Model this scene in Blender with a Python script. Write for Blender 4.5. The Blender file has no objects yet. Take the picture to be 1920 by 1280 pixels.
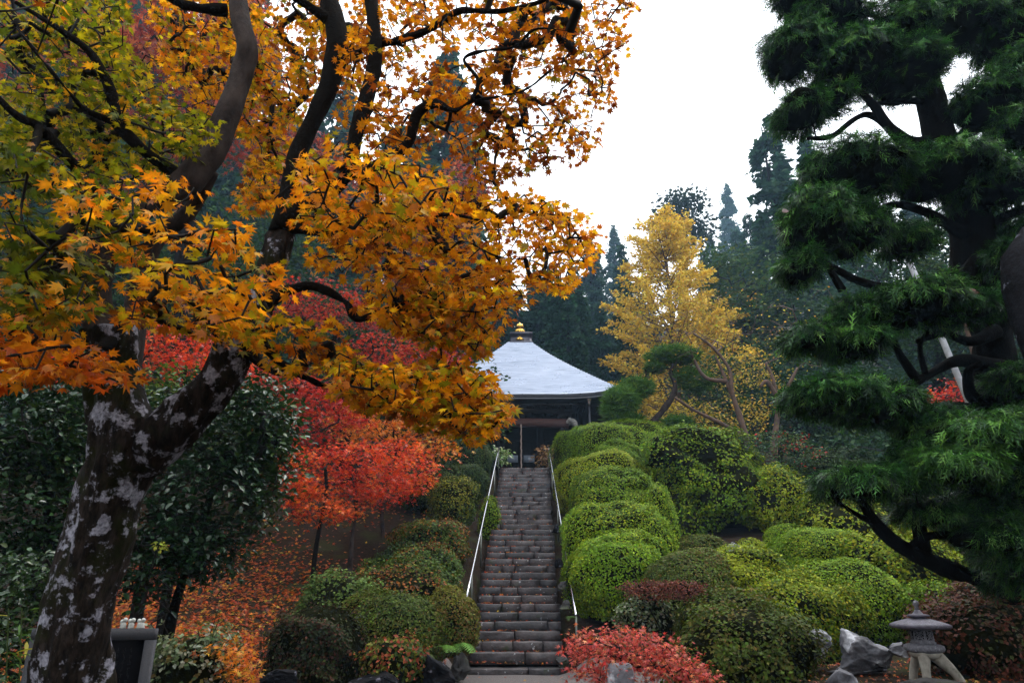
import bpy, bmesh, math, random
import numpy as np
from mathutils import Vector, Matrix

random.seed(7)
RNG = np.random.default_rng(7)
SC = bpy.context.scene
COL = SC.collection

# ------------------------------------------------------------------ camera
TILT = math.radians(19.8)
CAMZ = 1.6
cam_d = bpy.data.cameras.new("camera")
cam_d.lens = 24.0
cam_d.sensor_width = 36.0
cam_d.clip_start = 0.05
cam_d.clip_end = 1500.0
cam = bpy.data.objects.new("camera", cam_d)
COL.objects.link(cam)
cam.location = (0, 0, CAMZ)
cam.rotation_euler = (math.pi / 2 + TILT, 0, 0)
SC.camera = cam

# ------------------------------------------------------------------ sky: overcast, a white cloud veil over a Nishita sky
SUN_EL, SUN_ROT = 66.0, 60.0
world = bpy.data.worlds.new("World")
SC.world = world
world.use_nodes = True
wn = world.node_tree.nodes
wl = world.node_tree.links
wn.clear()
w_out = wn.new("ShaderNodeOutputWorld")
w_bg = wn.new("ShaderNodeBackground")
w_sky = wn.new("ShaderNodeTexSky")
w_sky.sky_type = 'NISHITA'
w_sky.sun_disc = False
w_sky.sun_elevation = math.radians(SUN_EL)
w_sky.sun_rotation = math.radians(SUN_ROT)
w_sky.air_density = 1.0
w_mix = wn.new("ShaderNodeMix")
w_mix.data_type = 'RGBA'
w_mix.inputs[0].default_value = 0.85
w_mix.inputs[7].default_value = (16.4, 16.9, 17.4, 1)
wl.new(w_sky.outputs[0], w_mix.inputs[6])
wl.new(w_mix.outputs[2], w_bg.inputs[0])
w_bg.inputs[1].default_value = 0.12
wl.new(w_bg.outputs[0], w_out.inputs[0])

sun_d = bpy.data.lights.new("sun", 'SUN')
sun_d.energy = 1.5
sun_d.angle = math.radians(25)
sun_d.color = (1.0, 0.97, 0.92)
sun = bpy.data.objects.new("sun", sun_d)
COL.objects.link(sun)
_el, _az = math.radians(SUN_EL), math.radians(SUN_ROT)
_sd = Vector((math.sin(_az) * math.cos(_el), math.cos(_az) * math.cos(_el), math.sin(_el)))
sun.rotation_euler = _sd.to_track_quat('Z', 'Y').to_euler()

SC.view_settings.view_transform = 'Standard'
SC.view_settings.look = 'None'
SC.view_settings.gamma = 1.0
SC.view_settings.use_curve_mapping = False
SC.view_settings.exposure = 0.42
SC.render.engine = 'CYCLES'
cy = SC.cycles
cy.use_denoising = True
cy.max_bounces = 6
cy.diffuse_bounces = 1
cy.glossy_bounces = 2
cy.transmission_bounces = 4
cy.transparent_max_bounces = 4
cy.volume_bounces = 0
cy.sample_clamp_indirect = 4.0
cy.use_adaptive_sampling = True
cy.adaptive_threshold = 0.02
cy.caustics_reflective = False
cy.caustics_refractive = False

# ------------------------------------------------------------------ geometry helpers
FWD = np.array([0, math.cos(TILT), math.sin(TILT)])
UPV = np.array([0, -math.sin(TILT), math.cos(TILT)])
CAMP = np.array([0, 0, CAMZ])

def at(px, py, Y):
    """World point at distance Y that lies along the sight line through photo point (px, py)."""
    d = FWD + np.array([(px - 960) / 1280.0, 0, 0]) + (640 - py) / 1280.0 * UPV
    return CAMP + d * (Y / d[1])

def mpp(p):
    """Metres per photo pixel at world point p."""
    return float(np.dot(np.asarray(p) - CAMP, FWD)) / 1280.0

class Wave:
    """Cheap smooth noise: a sum of random plane waves, about -1..1, on (n,3) arrays."""
    def __init__(s, seed, octaves=((1.0, 1.0), (2.1, .5), (4.3, .28))):
        r = np.random.default_rng(seed)
        s.k, s.ph, s.a = [], [], []
        for f, a in octaves:
            for _ in range(5):
                v = r.normal(size=3)
                v *= f * r.uniform(.7, 1.4) / np.linalg.norm(v)
                s.k.append(v); s.ph.append(r.uniform(0, 6.28)); s.a.append(a * .42)
        s.k = np.array(s.k); s.ph = np.array(s.ph); s.a = np.array(s.a)
    def __call__(s, p):
        p = np.atleast_2d(p)
        return (np.sin(p @ s.k.T + s.ph) * s.a).sum(1)

W1, W2, W3 = Wave(1), Wave(2), Wave(3)

def norm(v):
    n = np.linalg.norm(v, axis=-1, keepdims=True)
    return v / np.maximum(n, 1e-9)

ORG = {}

def mesh(name, V, F, mat, cols=None, smooth=False):
    """V (n,3); F list of (m,k) index arrays (or one array); cols (n,3) optional vertex colours."""
    V = np.asarray(V, dtype=np.float32)
    if isinstance(F, np.ndarray):
        F = [F]
    F = [np.asarray(f, dtype=np.int32) for f in F if len(f)]
    me = bpy.data.meshes.new(name)
    me.vertices.add(len(V))
    me.vertices.foreach_set("co", V.ravel())
    nl = sum(f.size for f in F)
    npoly = sum(len(f) for f in F)
    me.loops.add(nl)
    me.loops.foreach_set("vertex_index", np.concatenate([f.ravel() for f in F]))
    tot = np.concatenate([np.full(len(f), f.shape[1], np.int32) for f in F])
    st = np.concatenate([[0], np.cumsum(tot)[:-1]]).astype(np.int32)
    me.polygons.add(npoly)
    me.polygons.foreach_set("loop_start", st)
    me.polygons.foreach_set("loop_total", tot)
    if smooth:
        me.polygons.foreach_set("use_smooth", np.ones(npoly, bool))
    if cols is not None:
        c = np.ones((len(V), 4), np.float32)
        c[:, :3] = cols
        a = me.attributes.new("Col", 'FLOAT_COLOR', 'POINT')
        a.data.foreach_set("color", c.ravel())
    me.update(calc_edges=True)
    me.validate()
    if mat is not None:
        me.materials.append(mat)
    return me

def link(name, me, parent=None):
    o = bpy.data.objects.new(name, me)
    COL.objects.link(o)
    if parent is not None:
        o.parent = parent
    return o

def org(parent):
    while parent is not None and parent.parent is not None:
        parent = parent.parent
    return np.array(ORG.get(parent.name, (0, 0, 0))) if parent is not None else np.zeros(3)

def part(name, V, F, mat, parent=None, cols=None, smooth=False, stuff=False, label=None):
    """A mesh object given in world coordinates, made a child of parent (whose root Empty may stand anywhere)."""
    V = np.asarray(V, float) - org(parent)
    o = link(name, mesh(name, V, F, mat, cols, smooth), parent)
    if stuff:
        o["kind"] = "stuff"
    if label:
        o["label"] = label
    return o

def thing(name, label, cat, loc, group=None):
    o = bpy.data.objects.new(name, None)
    o.empty_display_size = 0.2
    COL.objects.link(o)
    o.location = [float(v) for v in loc]
    ORG[o.name] = tuple(float(v) for v in loc)
    o["label"] = label
    o["category"] = cat
    if group:
        o["group"] = group
    return o

def struct(name, V, F, mat, cols=None, smooth=False, kind="structure"):
    o = link(name, mesh(name, V, F, mat, cols, smooth))
    o["kind"] = kind
    return o

def catmull(P, n):
    P = np.asarray(P, float)
    if len(P) < 3:
        t = np.linspace(0, 1, n)[:, None]
        return P[0] * (1 - t) + P[-1] * t
    Q = np.vstack([2 * P[0] - P[1], P, 2 * P[-1] - P[-2]])
    out = []
    m = len(P) - 1
    for u in np.linspace(0, m - 1e-6, n):
        i = int(u); t = u - i
        a, b, c, d = Q[i], Q[i + 1], Q[i + 2], Q[i + 3]
        out.append(.5 * ((2 * b) + (-a + c) * t + (2 * a - 5 * b + 4 * c - d) * t * t + (-a + 3 * b - 3 * c + d) * t ** 3))
    return np.array(out)

def tube(P, R, sides=8, rings=None, bump=0.0, seed=0, cap=True, bark=0.0):
    """Tapered tube through points P with radii R; returns V, [quads, caps]."""
    P = np.asarray(P, float)
    R = np.asarray(R, float)
    if rings:
        R = catmull(np.c_[R, R, R], rings)[:, 0]
        P = catmull(P, rings)
    n = len(P)
    T = norm(np.gradient(P, axis=0))
    ref = np.array([1., 0, 0]) if abs(T[0][0]) < .8 else np.array([0, 1., 0])
    N = np.zeros_like(P)
    v = norm(np.cross(T[0], ref))
    for i in range(n):
        v = norm(v - T[i] * np.dot(v, T[i]))
        N[i] = v
    B = np.cross(T, N)
    a = np.linspace(0, 2 * np.pi, sides, endpoint=False)
    rr = R[:, None, None]
    dirs = N[:, None] * np.cos(a)[None, :, None] + B[:, None] * np.sin(a)[None, :, None]
    V = P[:, None] + dirs * rr
    if bump:
        w = Wave(seed, ((5, 1), (14, .6), (30, .4)))
        q = V.reshape(-1, 3) * np.array([1, 1, .45])
        V = V + dirs * (w(q).reshape(n, sides, 1) * bump * rr)
    if bark:
        w = Wave(seed + 7, ((24, 1), (55, .7)))
        q = V.reshape(-1, 3) * np.array([1, 1, .28])
        V = V - dirs * (np.abs(w(q)).reshape(n, sides, 1) * bark)
    V = V.reshape(-1, 3)
    i = np.arange(n - 1)[:, None] * sides
    j = np.arange(sides)[None]
    k = (j + 1) % sides
    F = np.stack([i + j, i + k, i + sides + k, i + sides + j], -1).reshape(-1, 4)
    fs = [F]
    if cap:
        V = np.vstack([V, P[:1], P[-1:]])
        c0, c1 = n * sides, n * sides + 1
        jj = np.arange(sides); kk = (jj + 1) % sides
        fs.append(np.stack([np.full(sides, c0), kk, jj], -1))
        fs.append(np.stack([np.full(sides, c1), jj + (n - 1) * sides, kk + (n - 1) * sides], -1))
    return V, fs

def join(items):
    """[(V, F list)] -> V, F list by face size."""
    Vs, by, off = [], {}, 0
    for V, F in items:
        if isinstance(F, np.ndarray):
            F = [F]
        for f in F:
            if len(f):
                by.setdefault(f.shape[1], []).append(np.asarray(f) + off)
        Vs.append(V)
        off += len(V)
    return np.vstack(Vs), [np.vstack(v) for v in by.values()]

def box(c, s, rz=0.0, taper=0.0, jit=0.0):
    c = np.asarray(c, float); h = np.asarray(s, float) / 2
    b = np.array([(x, y, z) for z in (-1, 1) for y in (-1, 1) for x in (-1, 1)], float)
    t = np.where(b[:, 2:] > 0, 1 - taper, 1.0)
    V = b * h
    V[:, :2] *= t
    if jit:
        V += RNG.normal(size=V.shape) * jit
    ca, sa = math.cos(rz), math.sin(rz)
    V = np.c_[V[:, 0] * ca - V[:, 1] * sa, V[:, 0] * sa + V[:, 1] * ca, V[:, 2]] + c
    F = np.array([(0, 2, 3, 1), (4, 5, 7, 6), (0, 1, 5, 4), (2, 6, 7, 3), (0, 4, 6, 2), (1, 3, 7, 5)])
    return V, [F]

def lathe(profile, c, sides=16, rot=0.0, wob=None):
    """profile [(r, z)]; closed with caps."""
    a = np.linspace(0, 2 * np.pi, sides, endpoint=False) + rot
    pr = np.asarray(profile, float)
    V = np.stack([pr[:, 0][:, None] * np.cos(a), pr[:, 0][:, None] * np.sin(a), np.repeat(pr[:, 1][:, None], sides, 1)], -1)
    if wob is not None:
        V[..., 2] += wob(pr[:, 0][:, None], a[None])
    V = V.reshape(-1, 3) + np.asarray(c, float)
    n = len(pr)
    i = np.arange(n - 1)[:, None] * sides
    j = np.arange(sides)[None]; k = (j + 1) % sides
    F = np.stack([i + j, i + k, i + sides + k, i + sides + j], -1).reshape(-1, 4)
    return V, [F, np.arange(sides)[::-1][None], (np.arange(sides) + (n - 1) * sides)[None]]

_b = bmesh.new()
bmesh.ops.create_icosphere(_b, subdivisions=3, radius=1)
_b.verts.ensure_lookup_table()
ICO3V = np.array([v.co[:] for v in _b.verts]); ICO3F = np.array([[v.index for v in f.verts] for f in _b.faces])
_b.free()
_b = bmesh.new()
bmesh.ops.create_icosphere(_b, subdivisions=5, radius=1)
ICO4V = np.array([v.co[:] for v in _b.verts]); ICO4F = np.array([[v.index for v in f.verts] for f in _b.faces])
_b.free()

# ------------------------------------------------------------------ leaf templates (tip along +Y, face up +Z)
def star_template(lobes, sinus, base=-.02, droop=.18, back=.12):
    """lobes [(angle from +Y in degrees, length)], each side mirrored; fan of triangles."""
    pts = []
    L = sorted(lobes)
    full = [(-a, l) for a, l in L[::-1] if a > 0] + L
    for i, (a, l) in enumerate(full):
        r = math.radians(a)
        pts.append((math.sin(r) * l, math.cos(r) * l))
        if i < len(full) - 1:
            m = math.radians((a + full[i + 1][0]) / 2)
            s = sinus * min(l, full[i + 1][1])
            pts.append((math.sin(m) * s, math.cos(m) * s))
    pts.append((0, -back))
    V = [(0, 0, 0)] + [(x, y, -droop * (x * x + y * y)) for x, y in pts]
    n = len(pts)
    F = [(0, (i + 1) % n + 1, i + 1) for i in range(n)]
    V = np.array(V, float)
    V[:, 1] -= 0.0
    return V, np.array(F)

T_MAPLE = star_template([(0, 1.0), (36, .95), (72, .8), (112, .5)], .56)
T_STAR = star_template([(0, 1.0), (48, .88), (100, .6)], .34, droop=.25)
T_DIAM = (np.array([(0, 0, 0), (-.33, .5, .06), (0, 1, -.08), (.33, .5, .06)], float), np.array([(0, 2, 1), (0, 3, 2)]))
T_OVAL = (np.array([(0, 0, 0), (-.26, .3, .07), (-.22, .7, .05), (0, 1, -.12), (.22, .7, .05), (.26, .3, .07), (0, .5, -.02)], float),
          np.array([(6, 1, 0), (6, 2, 1), (6, 3, 2), (6, 4, 3), (6, 5, 4), (6, 0, 5)]))

def _spray():
    """Thread-like conifer spray: a drooping axis with a few slim side shoots."""
    V, F = [], []
    def blade(x0, y0, ang, L, w, z0=0.0):
        dx, dy = math.sin(ang), math.cos(ang)
        i = len(V)
        x1, y1 = x0 + dx * L * .55, y0 + dy * L * .55
        V.extend([(x0 - dy * w, y0 + dx * w, z0), (x0 + dy * w, y0 - dx * w, z0), (x0 + dx * L, y0 + dy * L, z0 - .42 * L * L)])
        F.append((i, i + 1, i + 2))
    blade(0, 0, 0, 1.0, .042)
    for y, sg in ((.18, 1), (.30, -1), (.45, 1), (.56, -1), (.70, 1)):
        blade(0, y, sg * math.radians(38), .38 * (1.15 - y * .6), .036, -.2 * y * y)
    return np.array(V, float), np.array(F)
T_SPRAY = _spray()

def _tuft(n=9):
    V, F = [], []
    r = np.random.default_rng(3)
    for k in range(n):
        d = r.normal(size=3); d[2] = abs(d[2]) * .8; d[1] = d[1] * .8 + .6; d /= np.linalg.norm(d)
        s = np.cross(d, r.normal(size=3)); s /= np.linalg.norm(s)
        i = len(V)
        V += [tuple(s * .07), tuple(-s * .07), tuple(d)]
        F.append((i, i + 1, i + 2))
    return np.array(V, float), np.array(F)
T_TUFT = _tuft()

def frames(N, D):
    """Columns x, y(tip), z(normal) from normals N and wished tip directions D."""
    N = norm(N)
    Yv = norm(D - N * (N * D).sum(1, keepdims=True))
    X = np.cross(Yv, N)
    return X, Yv, N

def scatter(tmpl, P, N, D, S, C):
    """Leaves from a template at points P; returns V, F, cols."""
    TV, TF = tmpl
    X, Yv, Z = frames(N, D)
    S = np.asarray(S)[:, None, None]
    V = P[:, None] + S * (TV[None, :, 0:1] * X[:, None] + TV[None, :, 1:2] * Yv[:, None] + TV[None, :, 2:3] * Z[:, None])
    k = len(TV)
    F = (TF[None] + (np.arange(len(P)) * k)[:, None, None]).reshape(-1, TF.shape[1])
    return V.reshape(-1, 3), F, np.repeat(C, k, 0)

def rand_dirs(n, rng=RNG):
    return norm(rng.normal(size=(n, 3)))

def pick(palette, n, rng=RNG, jitter=.18, corr=None):
    """palette [(rgb, weight)]; corr: optional 0..1 array that orders the choice so neighbours agree."""
    cols = np.array([c for c, w in palette], float)
    w = np.array([w for c, w in palette], float); w /= w.sum()
    cw = np.cumsum(w)
    u = rng.uniform(size=n) if corr is None else np.clip(corr * .7 + rng.uniform(size=n) * .3, 0, .9999)
    if corr is not None:
        u = np.argsort(np.argsort(u)) / max(n, 1)
    i = np.minimum(np.searchsorted(cw, u, side='right'), len(cols) - 1)
    f = np.exp(rng.normal(size=(n, 1)) * jitter) * np.exp(rng.normal(size=(n, 3)) * jitter * .3)
    return np.clip(cols[i] * f, .001, .9)

# ------------------------------------------------------------------ branching
def grow(starts, targets, crook=.12, step=.18, rng=RNG):
    """Connect targets one by one to the nearest node: returns nodes, parent index (-1 = on a limb), order, tip index of each target."""
    starts = np.asarray(starts, float); targets = np.asarray(targets, float)
    nodes = [p for p in starts]
    par = [-1] * len(starts)
    d = np.full(len(targets), 1e9); near = np.zeros(len(targets), int)
    for c in range(0, len(starts), 400):
        dd = np.linalg.norm(targets[:, None] - starts[None, c:c + 400], axis=2)
        j = dd.argmin(1); v = dd[np.arange(len(targets)), j]
        m = v < d
        d[m] = v[m]; near[m] = j[m] + c
    done = np.zeros(len(targets), bool)
    tips = np.zeros(len(targets), int)
    for _ in range(len(targets)):
        t = int(np.where(done, 1e9, d).argmin())
        done[t] = True
        a = nodes[near[t]]; b = targets[t]
        L = np.linalg.norm(b - a)
        m = max(1, int(round(L / step)))
        prev = near[t]
        new = []
        for k in range(1, m + 1):
            u = k / m
            p = a + (b - a) * u
            if k < m:
                p = p + rng.normal(size=3) * crook * min(L, 1.0) * .35
            nodes.append(p); par.append(prev); prev = len(nodes) - 1
            new.append(prev)
        tips[t] = prev
        Q = np.array([nodes[i] for i in new])
        dd = np.linalg.norm(targets[:, None] - Q[None], axis=2)
        j = dd.argmin(1); v = dd[np.arange(len(targets)), j]
        mm = v < d
        d[mm] = v[mm]; near[mm] = np.array(new)[j[mm]]
    return np.array(nodes), np.array(par), tips

def twig_mesh(nodes, par, nstart, r0=.003, power=.45, rmax=.05, sides=5):
    cnt = np.zeros(len(nodes))
    haschild = np.zeros(len(nodes), bool)
    haschild[par[par >= 0]] = True
    for i in range(len(nodes) - 1, nstart - 1, -1):
        if not haschild[i]:
            cnt[i] += 1
        if par[i] >= 0:
            cnt[par[i]] += cnt[i]
    r = np.minimum(r0 * np.maximum(cnt, 1) ** power, rmax)
    idx = np.arange(nstart, len(nodes))
    p = par[idx]
    A, B = nodes[p], nodes[idx]
    rb = r[idx]
    ra = np.where(p < nstart, rb * 1.15, np.minimum(r[p], rb * 1.35))
    return prisms(A, B, ra, rb, sides)

def prisms(A, B, ra, rb, sides=5):
    D = norm(B - A)
    ref = np.where(np.abs(D[:, 2:3]) > .9, np.array([[1., 0, 0]]), np.array([[0, 0, 1.]]))
    N = norm(np.cross(D, ref)); M = np.cross(D, N)
    a = np.linspace(0, 2 * np.pi, sides, endpoint=False)
    dirs = N[:, None] * np.cos(a)[None, :, None] + M[:, None] * np.sin(a)[None, :, None]
    V0 = A[:, None] + dirs * np.asarray(ra)[:, None, None]
    V1 = B[:, None] + D[:, None] * (np.asarray(rb) * .3)[:, None, None] + dirs * np.asarray(rb)[:, None, None]
    V = np.concatenate([V0, V1], 1).reshape(-1, 3)
    n = len(A)
    i = (np.arange(n) * 2 * sides)[:, None]
    j = np.arange(sides)[None]; k = (j + 1) % sides
    F = np.stack([i + j, i + k, i + sides + k, i + sides + j], -1).reshape(-1, 4)
    return V, [F]

def in_poly(poly, n, rng=RNG):
    """n random points inside a polygon (photo units)."""
    poly = np.asarray(poly, float)
    lo, hi = poly.min(0), poly.max(0)
    out = []
    while len(out) < n:
        q = rng.uniform(lo, hi, size=(n * 2, 2))
        x, y = q[:, 0], q[:, 1]
        ins = np.zeros(len(q), bool)
        j = len(poly) - 1
        for i in range(len(poly)):
            xi, yi = poly[i]; xj, yj = poly[j]
            c = ((yi > y) != (yj > y)) & (x < (xj - xi) * (y - yi) / (yj - yi + 1e-12) + xi)
            ins ^= c
            j = i
        out.extend(q[ins].tolist())
    return np.array(out[:n])

# ------------------------------------------------------------------ materials
def new_mat(name):
    m = bpy.data.materials.new(name)
    m.use_nodes = True
    nt = m.node_tree
    nt.nodes.clear()
    out = nt.nodes.new("ShaderNodeOutputMaterial")
    return m, nt.nodes, nt.links, out

def n_noise(N, L, vec, scale, detail=4, rough=.6):
    t = N.new("ShaderNodeTexNoise")
    t.inputs["Scale"].default_value = scale
    t.inputs["Detail"].default_value = detail
    t.inputs["Roughness"].default_value = rough
    if vec is not None:
        L.new(vec, t.inputs["Vector"])
    return t

def n_ramp(N, L, fac, stops):
    r = N.new("ShaderNodeValToRGB")
    e = r.color_ramp.elements
    while len(e) < len(stops):
        e.new(.5)
    for el, (p, c) in zip(e, stops):
        el.position = p
        el.color = (*c, 1) if len(c) == 3 else c
    L.new(fac, r.inputs[0])
    return r

def n_mix(N, L, fac, a, b, blend='MIX'):
    m = N.new("ShaderNodeMix")
    m.data_type = 'RGBA'
    m.blend_type = blend
    for sock, v in ((m.inputs[0], fac), (m.inputs[6], a), (m.inputs[7], b)):
        if hasattr(v, "is_linked") or hasattr(v, "links"):
            L.new(v, sock)
        elif isinstance(v, (int, float)):
            sock.default_value = v
        else:
            sock.default_value = (*v, 1)
    return m.outputs[2]

def leaf_mat(name, trans=.4, rough=.35, gloss=.5, tint=(1.35, 1.15, .7)):
    """Leaves: own colour from the attribute, light passing through, a wet sheen."""
    m, N, L, out = new_mat(name)
    at_ = N.new("ShaderNodeAttribute"); at_.attribute_name = "Col"
    geo = N.new("ShaderNodeNewGeometry")
    nz = n_noise(N, L, geo.outputs["Position"], 35, 2)
    rp = n_ramp(N, L, nz.outputs[0], [(.3, (.7, .7, .7)), (.7, (1.2, 1.2, 1.2))])
    c = n_mix(N, L, 1.0, at_.outputs[0], rp.outputs[0], 'MULTIPLY')
    p = N.new("ShaderNodeBsdfPrincipled")
    L.new(c, p.inputs["Base Color"])
    p.inputs["Roughness"].default_value = rough
    p.inputs["Specular IOR Level"].default_value = gloss
    t = N.new("ShaderNodeBsdfTranslucent")
    tc = n_mix(N, L, 1.0, c, tint, 'MULTIPLY')
    L.new(tc, t.inputs[0])
    mx = N.new("ShaderNodeMixShader")
    mx.inputs[0].default_value = trans
    L.new(p.outputs[0], mx.inputs[1]); L.new(t.outputs[0], mx.inputs[2])
    L.new(mx.outputs[0], out.inputs[0])
    return m

def solid_mat(name, base, var=None, scale=6.0, rough=.7, spec=.4, bump=.0, bscale=30.0, metal=0.0, spots=None, spot_scale=9.0, spot_lo=.6, spot_hi=.64, stretch=None, moss=None, moss_lo=.55, per_object=0.0):
    """Generic noisy surface: base..var colour, optional pale spots (lichen) and moss, bump."""
    m, N, L, out = new_mat(name)
    tc = N.new("ShaderNodeTexCoord")
    vec = tc.outputs["Object"]
    if stretch:
        mp = N.new("ShaderNodeMapping"); mp.inputs["Scale"].default_value = stretch
        L.new(vec, mp.inputs[0]); svec = mp.outputs[0]
    else:
        svec = vec
    n1 = n_noise(N, L, svec, scale, 6)
    var = var or tuple(x * .55 for x in base)
    c = n_ramp(N, L, n1.outputs[0], [(.32, var), (.68, base)]).outputs[0]
    if moss:
        n3 = n_noise(N, L, vec, 2.6, 5)
        mf = n_ramp(N, L, n3.outputs[0], [(moss_lo, (0, 0, 0)), (moss_lo + .1, (1, 1, 1))])
        c = n_mix(N, L, mf.outputs[0], c, moss)
    if spots:
        n2 = n_noise(N, L, vec, spot_scale, 5, .55)
        sf = n_ramp(N, L, n2.outputs[0], [(spot_lo, (0, 0, 0)), (spot_hi, (1, 1, 1))])
        c = n_mix(N, L, sf.outputs[0], c, spots)
    if per_object:
        oi = N.new("ShaderNodeObjectInfo")
        rr = n_ramp(N, L, oi.outputs["Random"], [(0, (1 - per_object, 1 - per_object * .9, 1 - per_object * .8)), (1, (1 + per_object, 1 + per_object * .8, 1 + per_object * .7))])
        c = n_mix(N, L, 1.0, c, rr.outputs[0], 'MULTIPLY')
    p = N.new("ShaderNodeBsdfPrincipled")
    L.new(c, p.inputs["Base Color"])
    p.inputs["Roughness"].default_value = rough
    p.inputs["Specular IOR Level"].default_value = spec
    p.inputs["Metallic"].default_value = metal
    if bump:
        nb = n_noise(N, L, svec, bscale, 6, .65)
        b = N.new("ShaderNodeBump")
        b.inputs["Strength"].default_value = bump
        b.inputs["Distance"].default_value = .03
        L.new(nb.outputs[0], b.inputs["Height"])
        L.new(b.outputs[0], p.inputs["Normal"])
    L.new(p.outputs[0], out.inputs[0])
    return m

def trunk_mat():
    """Black wet bark with fissures, crusty grey-lilac lichen that breaks up at its rim, and moss."""
    m, N, L, out = new_mat("lichen_bark")
    tc = N.new("ShaderNodeTexCoord"); vec = tc.outputs["Object"]
    mp = N.new("ShaderNodeMapping"); mp.inputs["Scale"].default_value = (1, 1, .35)
    L.new(vec, mp.inputs[0])
    n1 = n_noise(N, L, mp.outputs[0], 24, 8, .7)
    c = n_ramp(N, L, n1.outputs[0], [(.38, (.004, .003, .003)), (.52, (.022, .015, .011)), (.68, (.052, .037, .030))]).outputs[0]
    nm = n_noise(N, L, vec, 2.3, 6, .65)
    mf = n_ramp(N, L, nm.outputs[0], [(.50, (0, 0, 0)), (.62, (1, 1, 1))])
    c = n_mix(N, L, mf.outputs[0], c, (.020, .024, .004))
    # lichen: big blotches eaten by fine noise
    a = n_noise(N, L, vec, 8.0, 4, .6); b = n_noise(N, L, vec, 34, 6, .75)
    ma = N.new("ShaderNodeMath"); ma.operation = 'MULTIPLY_ADD'
    L.new(b.outputs[0], ma.inputs[0]); ma.inputs[1].default_value = .42; L.new(a.outputs[0], ma.inputs[2])
    lf = n_ramp(N, L, ma.outputs[0], [(.748, (0, 0, 0)), (.822, (1, 1, 1))])
    nl = n_noise(N, L, vec, 40, 4)
    lc = n_ramp(N, L, nl.outputs[0], [(.35, (.18, .17, .21)), (.62, (.54, .53, .62))]).outputs[0]
    c = n_mix(N, L, lf.outputs[0], c, lc)
    p = N.new("ShaderNodeBsdfPrincipled")
    L.new(c, p.inputs["Base Color"])
    p.inputs["Roughness"].default_value = .8
    p.inputs["Specular IOR Level"].default_value = .12
    bp = N.new("ShaderNodeBump"); bp.inputs["Strength"].default_value = 1.0; bp.inputs["Distance"].default_value = .05
    L.new(n1.outputs[0], bp.inputs["Height"]); L.new(bp.outputs[0], p.inputs["Normal"])
    L.new(p.outputs[0], out.inputs[0])
    return m

M_LEAF = leaf_mat("maple_leaf", .5, .38, .22, (1.5, 1.3, .7))
M_RED = leaf_mat("red_leaf", .4, .35, .22, (1.5, 1.0, .8))
M_AZ = leaf_mat("azalea_leaf", .22, .5, .10, (1.2, 1.2, .6))
M_GLOSSY = leaf_mat("camellia_leaf", .12, .25, .42, (1.1, 1.2, .6))
M_CONIF = leaf_mat("conifer_spray", .15, .3, .18, (1, 1.2, .8))
M_FAR = leaf_mat("far_foliage", .3, .6, .06, (1.2, 1.2, .8))
M_BARK = solid_mat("dark_bark", (.011, .008, .006), (.006, .005, .004), 9, .85, .04, 1.0, 45)
M_TWIG = solid_mat("wet_twig", (.012, .009, .008), (.006, .005, .004), 20, .7, .15)
M_TRUNK = trunk_mat()
M_PALEBARK = solid_mat("grey_brown_bark", (.070, .052, .045), (.014, .010, .009), 7, .75, .08, .8, 22, stretch=(1, 1, .6))
M_TANBARK = solid_mat("tan_bark", (.13, .072, .046), (.045, .03, .022), 5, .7, .3, .5, 20)
M_CORE = solid_mat("dark_twig_core", (.016, .018, .006), (.006, .006, .003), 12, .95, .02, .6, 30)
M_SOIL = None
M_STEP = solid_mat("wet_step_stone", (.072, .060, .062), (.024, .021, .022), 5, .45, .36, .7, 16, spots=(.33, .34, .36), spot_scale=13, spot_lo=.66, spot_hi=.70, moss=(.03, .036, .018), moss_lo=.60, per_object=.35)
M_ROCK = solid_mat("lichen_rock", (.22, .215, .24), (.06, .06, .07), 3.5, .6, .4, 1.0, 9, spots=(.58, .58, .62), spot_scale=4, spot_lo=.54, spot_hi=.62)
M_DARKROCK = solid_mat("dark_rock", (.016, .015, .018), (.006, .006, .007), 4, .8, .08, 1.0, 14, spots=(.17, .17, .21), spot_scale=6, spot_lo=.60, spot_hi=.66)
M_MOSSROCK = solid_mat("mossy_rock", (.05, .045, .045), (.018, .017, .016), 5, .7, .3, 1.0, 12, moss=(.03, .035, .012), moss_lo=.5)
M_GRANITE = solid_mat("speckled_granite", (.10, .10, .11), (.022, .022, .026), 170, .7, .15)
M_BLACKSTONE = solid_mat("polished_black_stone", (.004, .004, .005), (.002, .002, .003), 8, .6, .02)
M_JIZO = solid_mat("white_figurine", (.62, .62, .58), (.38, .38, .35), 30, .6, .4)
M_LANTERN = solid_mat("lantern_granite", (.26, .25, .28), (.10, .10, .12), 22, .65, .4, .5, 60, spots=(.40, .40, .45), spot_scale=14, spot_lo=.62, spot_hi=.70)
M_LANTLEG = solid_mat("lantern_pale_leg", (.40, .37, .31), (.22, .20, .17), 9, .7, .3, .3, 40, moss=(.10, .10, .06), moss_lo=.6)
M_LANTROOF = solid_mat("lantern_roof_stone", (.17, .15, .20), (.07, .065, .085), 12, .4, .5, .5, 45, spots=(.42, .42, .48), spot_scale=18, spot_lo=.64, spot_hi=.70)
M_STEEL = solid_mat("steel_rail", (.62, .62, .65), (.45, .45, .48), 12, .22, .5, metal=1.0)
M_POST = solid_mat("grey_post", (.20, .21, .19), (.10, .11, .09), 12, .45, .5, metal=.6)
M_GOLD = solid_mat("gilded_metal", (.85, .52, .12), (.65, .36, .07), 10, .25, .5, metal=1.0)
M_WOOD = solid_mat("dark_temple_wood", (.014, .010, .009), (.006, .005, .004), 5, .7, .1, .3, 30, stretch=(1, 1, 6))
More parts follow.
